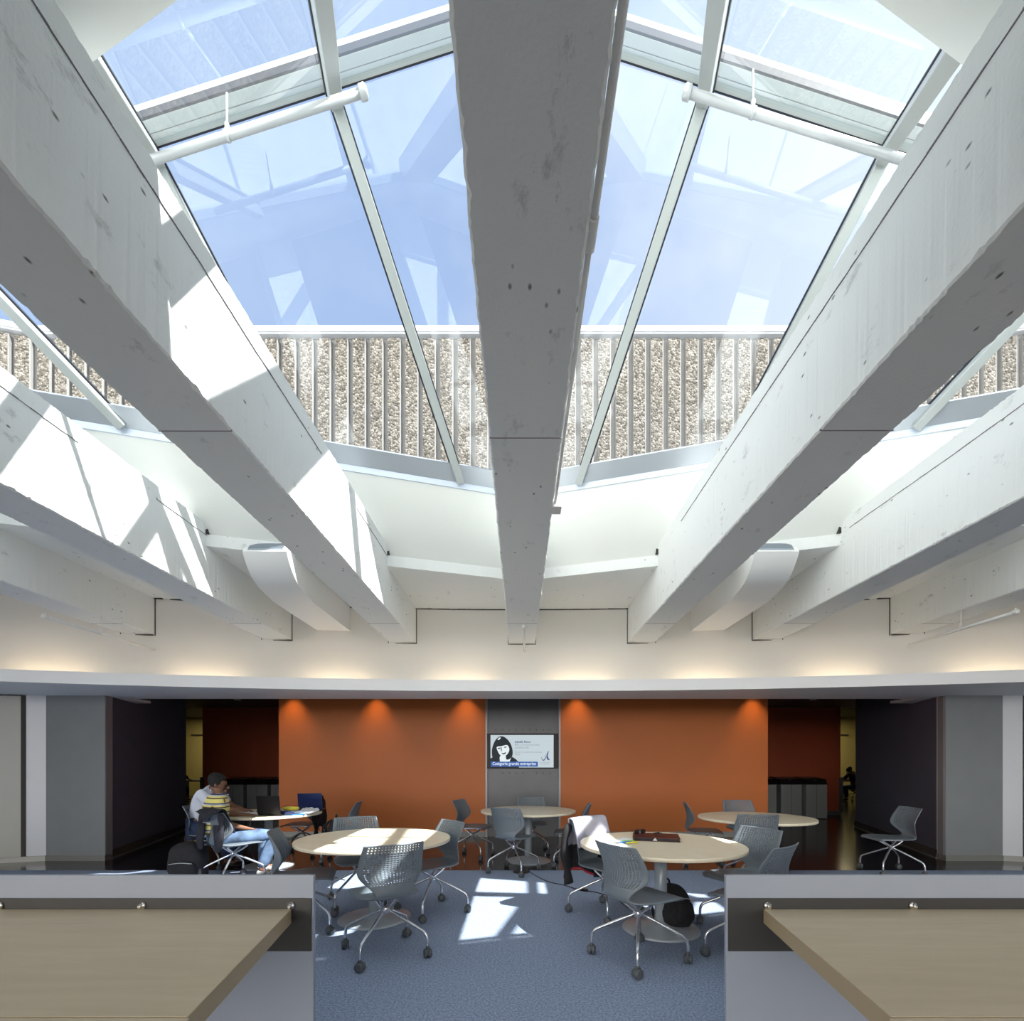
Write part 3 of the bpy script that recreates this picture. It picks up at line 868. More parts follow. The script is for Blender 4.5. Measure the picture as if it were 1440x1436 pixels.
# ------------------------------------------------------------------ round tables
def make_table():
    t = thing('round_table', 'x', 'table')
    bm = bmesh.new(); lathe(bm, [(.676, .700), (.680, .703), (.680, .727), (.677, .73)], 96); obj('tabletop', bm, M['ttop'], t)
    bm = bmesh.new(); lathe(bm, [(.052, .05), (.052, .700)], 28); obj('column', bm, M['tleg'], t)
    bm = bmesh.new(); lathe(bm, [(.322, .0), (.322, .010), (.30, .018), (.18, .036), (.08, .055), (.052, .075)], 48); obj('base', bm, M['tleg'], t)
    bm = bmesh.new(); box(bm, -.18, .18, -.18, .18, .685, .70); obj('mounting_plate', bm, M['wheel'], t)
    return t
tables = [(-1.32, 4.40, 'round maple table in the sun at the left front, bare top'), (-3.44, 6.62, 'round maple table with laptops and papers, where two men sit'),
          (.12, 6.96, 'round maple table under the wall screen, bare top'), (1.20, 4.12, 'round maple table with the dark red binder at the right front'),
          (2.96, 6.08, 'round maple table at the far right near the bins, bare top')]
t0_ = make_table()
for i, (x, y, lab) in enumerate(tables):
    t = t0_ if i == 0 else copy_tree(t0_)
    t.location = (x, y, 0); t.rotation_euler = (0, 0, i*.7); t['label'] = lab; t['group'] = 'round pedestal tables'

# ------------------------------------------------------------------ desks and partitions in the foreground
def desk(s, nm):
    X = lambda v: s*v
    xe, xo = .96, 3.2
    dx = 1.06 if s < 0 else 1.13; dn = .885 if s < 0 else .99
    p = tag(bevel(obj('desk_partition', B(min(X(xe), X(xo)), max(X(xe), X(xo)), 2.25, 2.272, 0, .894), M['part']), .002, 1),
            'blue grey desk partition at the lower '+nm, 'partition', 'foreground partitions')
    tdx = xe+.008
    obj('rubber_plate', B(min(X(tdx), X(xo)), max(X(tdx), X(xo)), 2.242, 2.2495, .543, .788), M['plate'], p)
    for bx in ((1.06, 1.75, 2.41, 3.05) if s < 0 else (1.148, 1.82, 2.5, 3.1)):
        bm = bmesh.new(); lathe(bm, [(.019, 2.242), (.019, 2.236), (.015, 2.231), (.010, 2.231), (.010, 2.222), (.006, 2.218)], 18, (X(bx), 0, .755), axis='Y')
        obj('bolt', bm, M['steel'], p)
    # far desk leaf
    yb, ym, yf = 2.238, 1.292, .45
    xm = dx+(dn-dx)*(yb-ym)/(yb-1.27)
    t = thing('desk', 'maple desk against the partition at the lower '+nm, 'desk', (X(1.9), 1.8, 0), 0, 'foreground desks')
    o = Vector((X(1.9), 1.8))
    bm = bmesh.new(); prism(bm, [(X(dx)-o.x, yb-o.y), (X(xm)-o.x, ym-o.y), (X(3.15)-o.x, ym-o.y), (X(3.15)-o.x, yb-o.y)], .675, .74)
    d = bevel(obj('desktop', bm, M['desk'], t), .0015, 1)
    a = Vector((X(dx), yb, 0))-Vector((o.x, o.y, 0)); b = Vector((X(xm), ym, 0))-Vector((o.x, o.y, 0))
    bm = bmesh.new(); bar(bm, a+Vector((0, 0, .7075)), b+Vector((0, 0, .7075)), (0, 0, 1), .004, .0635); obj('edge_band', bm, M['deske'], t)
    obj('support_panel', B(X(2.95)-o.x-.02, X(2.95)-o.x+.02, ym-o.y+.05, yb-o.y-.05, 0, .675), M['part'], t)
    t2 = thing('desk', 'maple desk leaf nearest the camera, at the bottom '+nm+' corner', 'desk', (X(1.9), .9, 0), 0, 'foreground desks')
    o = Vector((X(1.9), .9)); xx = xm+(dn-dx)*.9*(ym-yf)
    bm = bmesh.new(); prism(bm, [(X(xm-.01)-o.x, ym-.006-o.y), (X(xx)-o.x, yf-o.y), (X(3.15)-o.x, yf-o.y), (X(3.15)-o.x, ym-.006-o.y)], .675, .74)
    bevel(obj('desktop', bm, M['desk'], t2), .0015, 1)
    obj('support_panel', B(X(2.95)-o.x-.02, X(2.95)-o.x+.02, yf-o.y+.05, ym-o.y-.05, 0, .675), M['part'], t2)
desk(-1, 'left'); desk(1, 'right')

# ------------------------------------------------------------------ television
tv = thing('television', 'flat wall television showing a slide, on the grey panel', 'television', (.055, 9.24, 1.30))
bevel(obj('housing', B(-.675, .675, -.075, 0, 0, .665), M['blackp'], tv), .006)
scr = obj('screen', B(-.61, .585, -.078, -.074, .02, .635), M['screen'], tv)
def flat(name, pts, m, dy):
    bm = bmesh.new(); extr(bm, [(x, -dy, z) for x, z in pts], (0, .0004, 0)); return obj(name, bm, m, scr)
SW, SH = 1.195, .615
def S(u, v): return (-.61+u*SW, .635-v*SH)       # u right, v down, 0..1 on the slide
def sm(pts, n=5):
    P = [Vector((a, b, 0)) for a, b in pts]; P2 = P+P[:3]
    out = []
    m_ = len(P)
    for i in range(m_):
        a, b, c, d = P[i-1], P[i], P[(i+1) % m_], P[(i+2) % m_]
        for k in range(n):
            t = k/n; q = .5*((2*b)+(c-a)*t+(2*a-5*b+4*c-d)*t*t+(-a+3*b-3*c+d)*t**3); out.append((q.x, q.y))
    return out
def shape(name, pts, m, dy, smooth=True):
    q = sm(pts) if smooth else pts
    flat(name, [S(*p) for p in q], m, dy)
shape('portrait_shoulders', [(0, .72), (.06, .66), (.14, .62), (.24, .60), (.33, .66), (.40, .74), (.45, .84), (.45, 1), (0, 1)], M['scr_ink'], .0785, False)
shape('portrait_neck', [(.14, .60), (.26, .60), (.33, .68), (.30, .83), (.15, .83)], M['scr_white'], .0795, False)
shape('portrait_hair', [(.02, .55), (.03, .38), (.07, .18), (.13, .06), (.19, .04), (.26, .12), (.32, .28), (.35, .48), (.345, .64), (.30, .74), (.25, .75), (.20, .66), (.12, .70), (.04, .70)], M['scr_ink'], .0805)
shape('portrait_face', [(.10, .37), (.18, .34), (.26, .31), (.295, .40), (.29, .52), (.25, .62), (.20, .66), (.15, .61), (.115, .50)], M['scr_white'], .0815)
shape('portrait_neck', [(.15, .64), (.24, .63), (.25, .80), (.15, .80)], M['scr_white'], .0812, False)
for pts in ([(.11, .41), (.145, .39), (.155, .42), (.12, .435)], [(.21, .37), (.25, .355), (.255, .385), (.22, .395)],
            [(.16, .38), (.175, .37), (.178, .50), (.165, .50)], [(.17, .55), (.21, .56), (.25, .52), (.235, .58), (.20, .60)]):
    shape('portrait_feature', pts, M['scr_ink'], .0825, False)
shape('hair_highlight', [(.11, .13), (.14, .08), (.165, .07), (.15, .13), (.12, .16)], M['scr_white'], .0815, False)
shape('banner', [(0.005, .82), (.75, .82), (.75, .975), (0.005, .975)], M['scr_blue'], .0835, False)
shape('logo_stroke', [(.925, .47), (.915, .56), (.905, .64), (.92, .72), (.945, .78), (.905, .765), (.885, .70), (.888, .60), (.905, .53)], M['scr_name'], .0805, False)
shape('logo_stroke', [(.808, .65), (.815, .72), (.835, .77), (.858, .74), (.868, .66), (.862, .58), (.876, .66), (.872, .74), (.85, .79), (.828, .79), (.808, .73)], M['scr_name'], .0805, False)
def text(body, u, v, size, m, dy, bold=0.0, sx=1.0, name='slide_text'):
    cu = bpy.data.curves.new(name, 'FONT'); cu.body = body; cu.size = size; cu.offset = bold; cu.extrude = .0002
    tmp = bpy.data.objects.new('t', cu); C.objects.link(tmp)
    dg = bpy.context.evaluated_depsgraph_get(); dg.update()
    me = bpy.data.meshes.new_from_object(tmp.evaluated_get(dg)); bpy.data.objects.remove(tmp)
    me.materials.clear(); me.materials.append(m)
    o = bpy.data.objects.new(name, me); C.objects.link(o); o.parent = scr
    x, z = S(u, v); o.location = (x, -dy, z); o.rotation_euler = (PI/2, 0, 0); o.scale = (sx, 1, 1); return o
text('Catégorie grande entreprise', .03, .925, .083, M['scr_white'], .0845, .0008, .865)
text('Isabelle Rioux', .385, .24, .058, M['scr_name'], .0805, .001, .92)
text('BAC (...) en communication', .385, .325, .050, M['scr_grey'], .0805, 0, .84)
text('marketing 2000', .385, .41, .050, M['scr_grey'], .0805, 0, .84)
text('Directrice, solutions de contenu', .385, .55, .048, M['scr_grey'], .0805, 0, .82)
text('TELUS', .385, .62, .044, M['scr_grey'], .0805, 0, .84)
text('prix hommage', .785, .855, .032, M['scr_grey'], .0805, 0, 1.0)
text('aux diplômés', .79, .905, .032, M['scr_grey'], .0805, 0, 1.0)

# ------------------------------------------------------------------ waste bins
def make_bin():
    t = thing('waste_bin', 'x', 'bin')
    bevel(obj('cabinet', B(-.26, .26, -.3, .3, .02, .86), M['bind'], t), .006)
    obj('door_gap', B(-.003, .003, -.303, -.299, .04, .85), M['gap'], t)
    obj('plinth', B(-.24, .24, -.27, .28, 0, .02), M['gap'], t)
    bm = bmesh.new()
    pr = [(-.31, .86), (-.22, 1.00), (.20, 1.04), (.31, .86)]
    a = [bm.verts.new((-.275, y, z)) for y, z in pr]; b = [bm.verts.new((.275, y, z)) for y, z in pr]
    bm.faces.new(a); bm.faces.new(b[::-1])
    for i in range(4):
        j = (i+1) % 4; bm.faces.new((a[i], b[i], b[j], a[j]))
    l = bevel(obj('lid', bm, M['bintop'], t), .008)
    bm = bmesh.new(); tube(bm, [(-.05, -.25, .965), (0, -.27, .975), (.05, -.25, .965)], .008, 8); obj('handle', bm, M['steel'], l)
    return t
bins = [(-7.15, 'left end of the left row, behind the seated men'), (-6.55, 'middle of the left row, behind the laptop table'), (-5.95, 'right end of the left row, partly behind the orange wall'),
        (7.40, 'right end of the right row'), (6.77, 'middle of the right row'), (6.14, 'left end of the right row, partly behind the orange wall')]
b0 = make_bin()
for i, (x, lab) in enumerate(bins):
    b_ = b0 if i == 0 else copy_tree(b0)
    b_.location = (x, 12.35, 0); b_['label'] = 'waste bin with dark lid, '+lab; b_['group'] = 'waste bins along the rust walls'

# ------------------------------------------------------------------ far room furniture
for s, xx in ((-1, -12.6), (1, 12.9)):
    nm = 'left' if s < 0 else 'right'
    t = thing('pendant_lamp', 'dark bell pendant lamp in the far room, seen through the %s passage' % nm, 'lamp', (xx*.88, 17.6, 2.10), 0, 'pendant lamps in the far room')
    bm = bmesh.new(); lathe(bm, [(.20, 0), (.15, .10), (.10, .22), (.05, .34), (.03, .42)], 20); obj('lamp_shade', bm, M['blackp'], t)
    bm = bmesh.new(); tube(bm, [(0, 0, .4), (0, 0, 1.2)], .012, 6); obj('cord', bm, M['blackp'], t)
    bm = bmesh.new(); lathe(bm, [(.17, .004), (.17, .012)], 16); obj('bulb', bm, M['dlamp'], t)
    pic = tag(obj('wall_sign', B(xx-.25, xx+.15, 20.46, 20.50, 1.72, 2.08), M['beige']), 'small framed sign on the yellow wall of the far room, %s passage' % nm, 'sign', 'signs in the far room')
    t = thing('study_desk', 'dark desk in the far room, seen through the %s passage' % nm, 'desk', (xx*.93, 18.4, 0), 0, 'desks in the far room')
    bevel(obj('desktop', B(-1.3, 1.3, -.5, .5, .70, .75), M['wheel'], t), .005)
    for a in (-1.2, 1.2): obj('leg', B(a-.03, a+.03, -.45, .45, 0, .70), M['wheel'], t)
lp = thing('laptop', 'open laptop with a bluish lit screen on the far room desk, right passage', 'laptop', (11.5, 18.2, .75), 0)
obj('keyboard', B(-.22, .22, -.3, .0, 0, .02), M['blackp'], lp)
obj('screen', B(-.22, .22, 0.0, .02, .02, .34), M['scr2'], lp)

# ------------------------------------------------------------------ people
def skin_mesh(name, verts, edges, radii, m, parent, root=0, lv=2, scale=None):
    me = bpy.data.meshes.new(name); me.from_pydata(verts, edges, []); me.update()
    o = bpy.data.objects.new(name, me); C.objects.link(o)
    sk = o.modifiers.new('skin', 'SKIN'); sk.use_smooth_shade = True
    sv = me.skin_vertices[0].data
    for i, r in enumerate(radii):
        sv[i].radius = r if isinstance(r, tuple) else (r, r); sv[i].use_root = (i == root)
    su = o.modifiers.new('sub', 'SUBSURF'); su.levels = lv; su.render_levels = lv
    bake(o); o.data.materials.clear(); o.data.materials.append(m); o.data.shade_smooth()
    o.parent = parent; return o
class Sk:
    def __init__(s): s.v = []; s.e = []; s.r = []
    def add(s, p, r, par=None):
        s.v.append(tuple(p)); s.r.append(r)
        if par is not None: s.e.append((par, len(s.v)-1))
        return len(s.v)-1
    def chain(s, start, pts):
        for p, r in pts: start = s.add(p, r, start)
        return start
def merge_into(o, bm2):
    bm = bmesh.new(); bm.from_mesh(o.data); me = bpy.data.meshes.new('x'); bm2.to_mesh(me); bm2.free(); bm.from_mesh(me)
    bm.to_mesh(o.data); bm.free(); bpy.data.meshes.remove(me); o.data.shade_smooth()
def seated_person(label, loc, rz, J, mats, hem=True, group=None):
    """J: dict of joint positions in local coords (facing +Y), seat top at z .45"""
    t = thing('person', label, 'person', loc, rz, group)
    b = Sk()
    pel = b.add(J['pelvis'], .135)
    ch = b.chain(pel, [(J['waist'], .125), (J['chest'], (.15, .12)), (J['neck0'], (.085, .07))])
    nk = b.chain(ch, [(J['neck'], .055)])
    hd = J['head']
    H = Vector(hd); F = Vector(J['face']).normalized(); U = Vector((0, 0, 1)); U = (U-U.dot(F)*F*.3).normalized()
    b.chain(nk, [(tuple(H-U*.045-F*.005), (.066, .074)), (tuple(H+U*.02), (.085, .100)), (tuple(H+U*.08), (.075, .088))])
    for k in ('L', 'R'):
        sh = b.add(J['sho'+k], .058, ch-1)
        el = b.chain(sh, [(J['elb'+k], .042)])
        fa = [Vector(J['elb'+k]), Vector(J['wri'+k])]
        wr = b.chain(el, [(tuple(fa[0].lerp(fa[1], .35)), .038), (J['wri'+k], .026)])
        D = Vector(J['hand'+k])-Vector(J['wri'+k]); D.normalize()
        palm = b.add(tuple(Vector(J['wri'+k])+D*.05), (.036, .020), wr)
        side = D.cross(Vector((0, 0, 1))).normalized()
        kn = b.add(tuple(Vector(J['wri'+k])+D*.085), (.036, .016), palm)
        P = Vector(J['wri'+k])+D*.09
        for q, (o, ln) in enumerate(((-.027, .055), (-.009, .068), (.009, .064), (.027, .050))):
            f0 = P+side*o
            b.chain(kn, [(tuple(f0), .009), (tuple(f0+D*ln*.55+Vector((0, 0, -.006))), .0085), (tuple(f0+D*ln+Vector((0, 0, -.022))), .007)])
        sg = 1 if k == 'L' else -1
        th = Vector(J['wri'+k])+D*.03+side*sg*.03
        b.chain(palm, [(tuple(th), .011), (tuple(th+D*.035+side*sg*.02), .010), (tuple(th+D*.06+side*sg*.022+Vector((0, 0, -.01))), .008)])
        hip = b.add(J['hip'+k], .095, pel)
        b.chain(hip, [(J['kne'+k], .058), (tuple(Vector(J['kne'+k]).lerp(Vector(J['ank'+k]), .3)), .055), (J['ank'+k], .038), (J['toe'+k], .034)])
    body = skin_mesh('body', b.v, b.e, b.r, mats['skin'], t, pel, 2)
    # face: nose, ears, brow, eyes, mouth merged into the body
    S_ = F.cross(U).normalized()
    bm = bmesh.new()
    ellipsoid(bm, H+F*.106-U*.008, (.012, .016, .018), seg=10)
    ellipsoid(bm, H+F*.083-U*.055, (.025, .018, .018), seg=10)
    for s in (-1, 1):
        ellipsoid(bm, H+S_*s*.088-U*.005-F*.005, (.010, .016, .028), seg=10)
    merge_into(body, bm)
    bm = bmesh.new()
    for s in (-1, 1): ellipsoid(bm, H+F*.094+S_*s*.034+U*.016, (.012, .010, .007), seg=8)
    obj('eyes', bm, M['blackp'], t)
    # hair cap
    bm = bmesh.new()
    Rm = Matrix((S_, F, U)).transposed()
    ellipsoid(bm, H+U*.040-F*.012, (.100, .114, .104), Rm, 20)
    for v in list(bm.verts):
        rel = v.co-H
        fz = rel.dot(F); uz = rel.dot(U)
        if fz > .03 and uz < .055: v.co -= F*(fz-.03)*1.0
        if uz < -.06: v.co += U*(-.06-uz)
        if fz > -.01 and uz < .0: v.co -= F*(fz+.01)*.9
    obj('hair', bm, M['hair'], t, True)
    # shirt
    g = Sk()
    p = g.add(tuple(Vector(J['pelvis'])+Vector((0, 0, .0))), (.158, .150))
    ch2 = g.chain(p, [(J['waist'], .150), (J['chest'], (.178, .145)), (J['neck0'], (.105, .09))])
    g.chain(ch2, [(tuple(Vector(J['neck0']).lerp(Vector(J['neck']), .45)), .066)])
    for k in ('L', 'R'):
        s0 = Vector(J['sho'+k]); e0 = Vector(J['elb'+k])
        sh = g.add(tuple(s0), .078, ch2-1)
        g.chain(sh, [(tuple(s0.lerp(e0, .45)), .070), (tuple(s0.lerp(e0, mats.get('sleeve', .80))), .068)])
    skin_mesh('shirt', g.v, g.e, g.r, mats['shirt'], t, 0, 2)
    g = Sk(); p = g.add(tuple(Vector(J['pelvis'])-Vector((0, 0, .01))), (.150, .145))
    for k in ('L', 'R'):
        h = g.add(J['hip'+k], .115, p)
        kk = Vector(J['kne'+k]); an = Vector(J['ank'+k])
        g.chain(h, [(tuple(Vector(J['hip'+k]).lerp(kk, .6)), .092), (tuple(kk), .082), (tuple(kk.lerp(an, .4)), .078), (tuple(kk.lerp(an, .95)), .068)])
    skin_mesh('trousers', g.v, g.e, g.r, mats['trousers'], t, 0, 2)
    for k in ('L', 'R'):
        an = Vector(J['ank'+k]); to = Vector(J['toe'+k]); d = (to-an); d.z = 0; d.normalize()
        g = Sk(); a = g.add(tuple(Vector((an.x, an.y, .05))-d*.05), (.042, .044))
        g.chain(a, [(tuple(Vector((an.x, an.y, .055))+d*.04), (.048, .046)), (tuple(Vector((an.x, an.y, .04))+d*.12), (.050, .036)), (tuple(Vector((an.x, an.y, .035))+d*.185), (.042, .028))])
        skin_mesh('shoe', g.v, g.e, g.r, mats['shoe'], t, 0, 2)
    return t
J1 = dict(pelvis=(0, -.06, .535), waist=(-.02, -.07, .70), chest=(-.04, -.03, .895), neck0=(-.045, .0, 1.01), neck=(-.07, -.0, 1.055), head=(-.085, .01, 1.145), face=(.45, .85, -.28),
          shoL=(-.215, -.02, .965), elbL=(-.29, .12, .76), wriL=(-.14, .34, .745), handL=(-.07, .42, .74),
          shoR=(.135, -.03, .955), elbR=(.23, -.01, .71), wriR=(.20, .24, .62), handR=(.18, .33, .60),
          hipL=(-.09, 0, .535), kneL=(-.06, .52, .51), ankL=(-.06, .50, .09), toeL=(-.06, .62, .05),
          hipR=(.09, 0, .535), kneR=(.23, .56, .51), ankR=(.21, .40, .09), toeR=(.24, .52, .05))
seated_person('person in a yellow striped polo and jeans, seated with back to the viewer', (-3.63, 5.84, 0), R(-48), J1,
              dict(skin=M['skin'], shirt=M['polo'], trousers=M['jean'], shoe=M['shoe'], sleeve=.82))
J2 = dict(pelvis=(0, -.06, .545), waist=(0, -.01, .72), chest=(0, .08, .93), neck0=(0, .12, 1.05), neck=(0, .165, 1.065), head=(.0, .22, 1.095), face=(0, .85, -.6),
          shoL=(-.18, .09, 1.0), elbL=(-.25, .27, .80), wriL=(-.10, .47, .775), handL=(-.02, .54, .77),
          shoR=(.18, .09, 1.0), elbR=(.26, .30, .80), wriR=(.13, .55, .785), handR=(.10, .66, .775),
          hipL=(-.09, 0, .535), kneL=(-.13, .40, .50), ankL=(-.13, .40, .09), toeL=(-.14, .52, .05),
          hipR=(.09, 0, .535), kneR=(.13, .40, .50), ankR=(.13, .38, .09), toeR=(.14, .50, .05))
seated_person('person in a white shirt leaning on the laptop table, head mostly hidden', (-4.30, 6.55, 0), R(-85), J2,
              dict(skin=M['skin'], shirt=M['shirt'], trousers=M['jeand'], shoe=M['blackp'], sleeve=.8))
J3 = dict(J2)
for (x, y, rz, side, sh, lab) in ((-12.35, 17.35, 0, 'left', 'charf', 'dark clothed person sitting at the far room desk, through the left passage'),
                              (12.0, 17.3, 25, 'right', 'charf', 'dark clothed person at the lit laptop in the far room, through the right passage')):
    seated_person(lab, (x, y, 0), R(rz), J3, dict(skin=M['skin'], shirt=M[sh], trousers=M['jeand'], shoe=M['blackp'], sleeve=.9))
    c = copy_tree(c0); c.location = (x, y, 0); c.rotation_euler = (0, 0, R(rz)); c['label'] = 'dark seat under the person in the far room, %s passage' % side; c['group'] = 'grey perforated office chairs'

# ------------------------------------------------------------------ things on and around the tables
TZ = .7305
def laptop(loc, rz, lab, lidm, ang=100, w=.36, d=.25, h=.24):
    t = thing('laptop', lab, 'laptop', loc, rz)
    bevel(obj('keyboard_base', B(-w/2, w/2, -d, 0, 0.001, .022), M['blackp'], t), .004)
    bm = bmesh.new(); box(bm, -w/2, w/2, 0, .012, 0, h)
    l = bevel(obj('lid', bm, lidm, t), .004); l.location = (0, 0, .022); l.rotation_euler = (R(-(ang-90)), 0, 0)
    bm = bmesh.new(); box(bm, -w/2+.015, w/2-.015, -.001, 0, .015, h-.015); obj('screen', bm, M['blackp'], l)
    bm = bmesh.new()
    for r_ in range(5):
        for c_ in range(13): box(bm, -w/2+.03+c_*.023, -w/2+.048+c_*.023, -.12+r_*.02, -.104+r_*.02, .021, .0245)
    obj('keys', bm, M['wheel'], t)
    return t
# lid back faces the viewer: hinge side is toward -Y of room, so rz = 180
laptop((-3.21, 6.20, TZ), R(172), 'open black laptop, lid towards the viewer, beside the man in the polo', M['blackp'], 98, .32, .24, .24)
laptop((-2.96, 6.84, TZ), R(192), 'open navy blue glossy laptop at the right end of the laptop table', M['lidblue'], 104, .32, .22, .24)
t = thing('notebook', 'open white notebook under the writing hand on the laptop table', 'notebook', (-3.58, 6.42, TZ), R(10))
bevel(obj('pages', B(-.20, .20, -.14, .14, .001, .018), M['white'], t), .003)
obj('spine', B(-.004, .004, -.14, .14, .0185, .0195), M['gceil'], t)
bm = bmesh.new(); tube(bm, [(0, 0, 0), (.03, .02, .13)], .004, 8)
tag(obj('pen', bm, M['blackp'], loc=(-3.52, 6.47, TZ+.022)), 'pen in the writing hand above the white notebook', 'pen')
bm = bmesh.new(); box(bm, -.15, .15, -.11, .11, 0.001, .012)
tag(obj('folder', bm, M['blue'], loc=(-2.98, 6.38, TZ)), 'bright blue folder beside the black laptop', 'folder').rotation_euler = (0, 0, .25)
for k in range(5):
    bm = bmesh.new(); box(bm, -.145, .145, -.10, .10, 0, .004)
    o = tag(obj('paper_sheet', bm, M['white'], loc=(-2.93+.012*k, 6.44+.008*k, TZ+.0135+.006*k)), 'white sheet of paper in the stack on the blue folder', 'paper', 'papers on the blue folder')
    o.rotation_euler = (0, 0, .2+.13*k)
t = thing('pencil_case', 'yellow and orange checked pencil case on top of the blue folder', 'pencil case', (-3.03, 6.40, TZ+.045), R(5))
bm = bmesh.new(); ellipsoid(bm, (0, 0, .035), (.11, .05, .034), seg=18); obj('pouch', bm, M['yellow'], t)
bm = bmesh.new(); tube(bm, [(-.09, -.015, .062), (0, -.02, .072), (.09, -.015, .062)], .006, 8); obj('zip', bm, M['redc'], t)
bm = bmesh.new(); tube(bm, [(-.10, 0, 0), (-.08, 0, 0), (.08, 0, 0), (.10, 0, 0)], [.012, .024, .024, .012], 12)
tag(obj('glasses_case', bm, M['lidblue'], loc=(-3.03, 6.26, TZ+.037)), 'dark blue glasses case lying in front of the pencil case', 'case')
rr = random.Random(3)
for k in range(6):
    bm = bmesh.new(); 
    res = bmesh.ops.create_icosphere(bm, subdivisions=2, radius=.035)
    for v in res['verts']: v.co *= 1+rr.uniform(-.28, .28); v.co.z *= .75
    o = tag(obj('crumpled_paper', bm, M['white'], loc=(-2.99+.055*(k % 4), 6.70+.05*(k//4)+.01*k, TZ+.026)), 'crumpled white tissue in the heap before the navy laptop', 'tissue', 'crumpled tissues before the navy laptop')
# binder etc. on the right front table
t = thing('binder', 'dark red leather binder lying on the right front table', 'binder', (1.22, 4.34, TZ), R(-14))
bevel(obj('lower_cover', B(-.20, .20, -.15, .15, .001, .006), M['redm'], t), .002)
bevel(obj('pages', B(-.19, .185, -.14, .14, .006, .026), M['charf'], t), .002)
bevel(obj('upper_cover', B(-.20, .20, -.15, .15, .026, .032), M['redm'], t), .002)
bm = bmesh.new(); extr(bm, [(-.03, -.153, .008), (.01, -.153, .008), (-.01, -.153, .034)], (0, -.003, 0)); obj('corner_badge', bm, M['pipe'], t)
t = thing('sunglasses', 'dark sunglasses resting on the red binder', 'sunglasses', (1.10, 4.43, TZ+.033), R(20))
bm = bmesh.new()
for s in (-1, 1): ellipsoid(bm, (s*.033, 0, .022), (.028, .006, .022), seg=12)
obj('lenses', bm, M['blackp'], t)
bm = bmesh.new(); tube(bm, [(-.065, 0, .03), (-.068, .10, .028), (-.066, .13, .006)], .003, 6); tube(bm, [(.065, 0, .03), (.068, .10, .028), (.066, .13, .006)], .003, 6); tube(bm, [(-.01, 0, .03), (.01, 0, .03)], .003, 6); obj('temples', bm, M['blackp'], t)
bm = bmesh.new(); tube(bm, catmull([(0, 0, .006), (.04, .03, .008), (.08, 0, .006), (.05, -.03, .012), (.01, -.01, .008), (.06, .02, .014)], 6), .004, 6)
tag(obj('earphones', bm, M['blackp'], loc=(1.22, 4.42, TZ+.033)), 'tangled black earphones on the red binder', 'earphones')
for (x, y, rz, lab) in ((.80, 3.98, .3, 'leftmost white paper booklet at the left edge of the right front table'), (.94, 4.28, -.5, 'white loose sheet left of the red binder'), (.78, 4.14, .9, 'white folded sheet behind the booklet on the right front table')):
    bm = bmesh.new(); box(bm, -.075, .075, -.10, .10, .001, .004 if 'booklet' not in lab else .010)
    tag(obj('paper_sheet', bm, M['white'], loc=(x, y, TZ)), lab, 'paper').rotation_euler = (0, 0, rz)
for (x, y, m, lab) in ((.93, 4.16, 'green', 'lime green highlighter on the right front table'), (.95, 4.08, 'yellow', 'yellow highlighter on the right front table'), (.90, 4.10, 'blue', 'blue pen on the right front table')):
    bm = bmesh.new(); tube(bm, [(-.06, 0, .008), (.035, 0, .008), (.055, 0, .008), (.065, 0, .008)], [.008, .008, .006, .003], 10)
    tag(obj('highlighter' if m != 'blue' else 'pen', bm, M[m], loc=(x, y, TZ+.004)), lab, 'pen').rotation_euler = (0, 0, .4)

# draped jackets
def drape(loc, rz, label, name, m_top, m_low, zlow, wid, side_shift=0, red=False, back=True):
    """cloth over a chair back at local chair coords; falls on the back side (and a short front fall)"""
    t = thing(name, label, 'jacket', loc, rz)
    rn = random.Random(len(label))
    ph = [rn.uniform(0, 6) for _ in range(4)]
    def f(u, v):
        x = (u-.5)*2
        # v: 0 front hem -> .35 top -> 1 back hem
        if v < .3:
            k = v/.3; z = .60+(.868-.60)*k; y = -.155-(.262-.165)*k+.035*x*x+.022
            fold = .008*math.sin(9*x+ph[0])*(1-k)
        elif v < .38:
            k = (v-.3)/.08; a = PI*k; y = -.262+.022*math.cos(a)+.035*x*x; z = .868+.012*math.sin(a); fold = 0
        else:
            k = (v-.38)/.62; z = .868-(.868-zlow)*k; y = -.285-.02*k+.05*x*x*(1-k)-.03*math.sin(PI*min(1, k*1.4))*.5
            fold = (.014*math.sin(8*x+ph[1])+.008*math.sin(17*x+ph[2]))*k
            z += .05*math.sin(3*x+ph[3])*k
        w = wid*(1+(.12*max(0, (v-.38))))
        return Vector((x*w+side_shift*max(0, v-.38), y-fold, z))
    bm = bmesh.new(); grid_surface(bm, f, 36, 44)
    for fc in bm.faces:
        zc = fc.calc_center_median().z
        fc.material_index = 0 if zc > .62 else 1
    o = obj('jacket_body', bm, [m_top, m_low], t)
    s = o.modifiers.new('s', 'SOLIDIFY'); s.thickness = .012; s.offset = 1
    for sgn in (-1, 1):
        bm = bmesh.new()
        pts = catmull([(sgn*wid*.92, -.24, .83), (sgn*(wid+.035), -.25, .72), (sgn*(wid+.03), -.27, .58), (sgn*(wid-.01)+side_shift*.3, -.29, .42), (sgn*(wid-.03)+side_shift*.4, -.28, max(.20, zlow-.08))], 5)
        tube(bm, pts, [.035+.010*math.sin(i*.7)+.012*min(1, i/8) for i in range(len(pts))], 12)
        for v in bm.verts: v.co.y = -.26+(v.co.y+.26)*.6
        obj('sleeve', bm, m_low, t, True)
    if red:
        bm = bmesh.new()
        tube(bm, [f(u/30, 1.0)+Vector((0, 0, -.004)) for u in range(31)], .011, 8); obj('hem', bm, M['redc'], t)
    return t
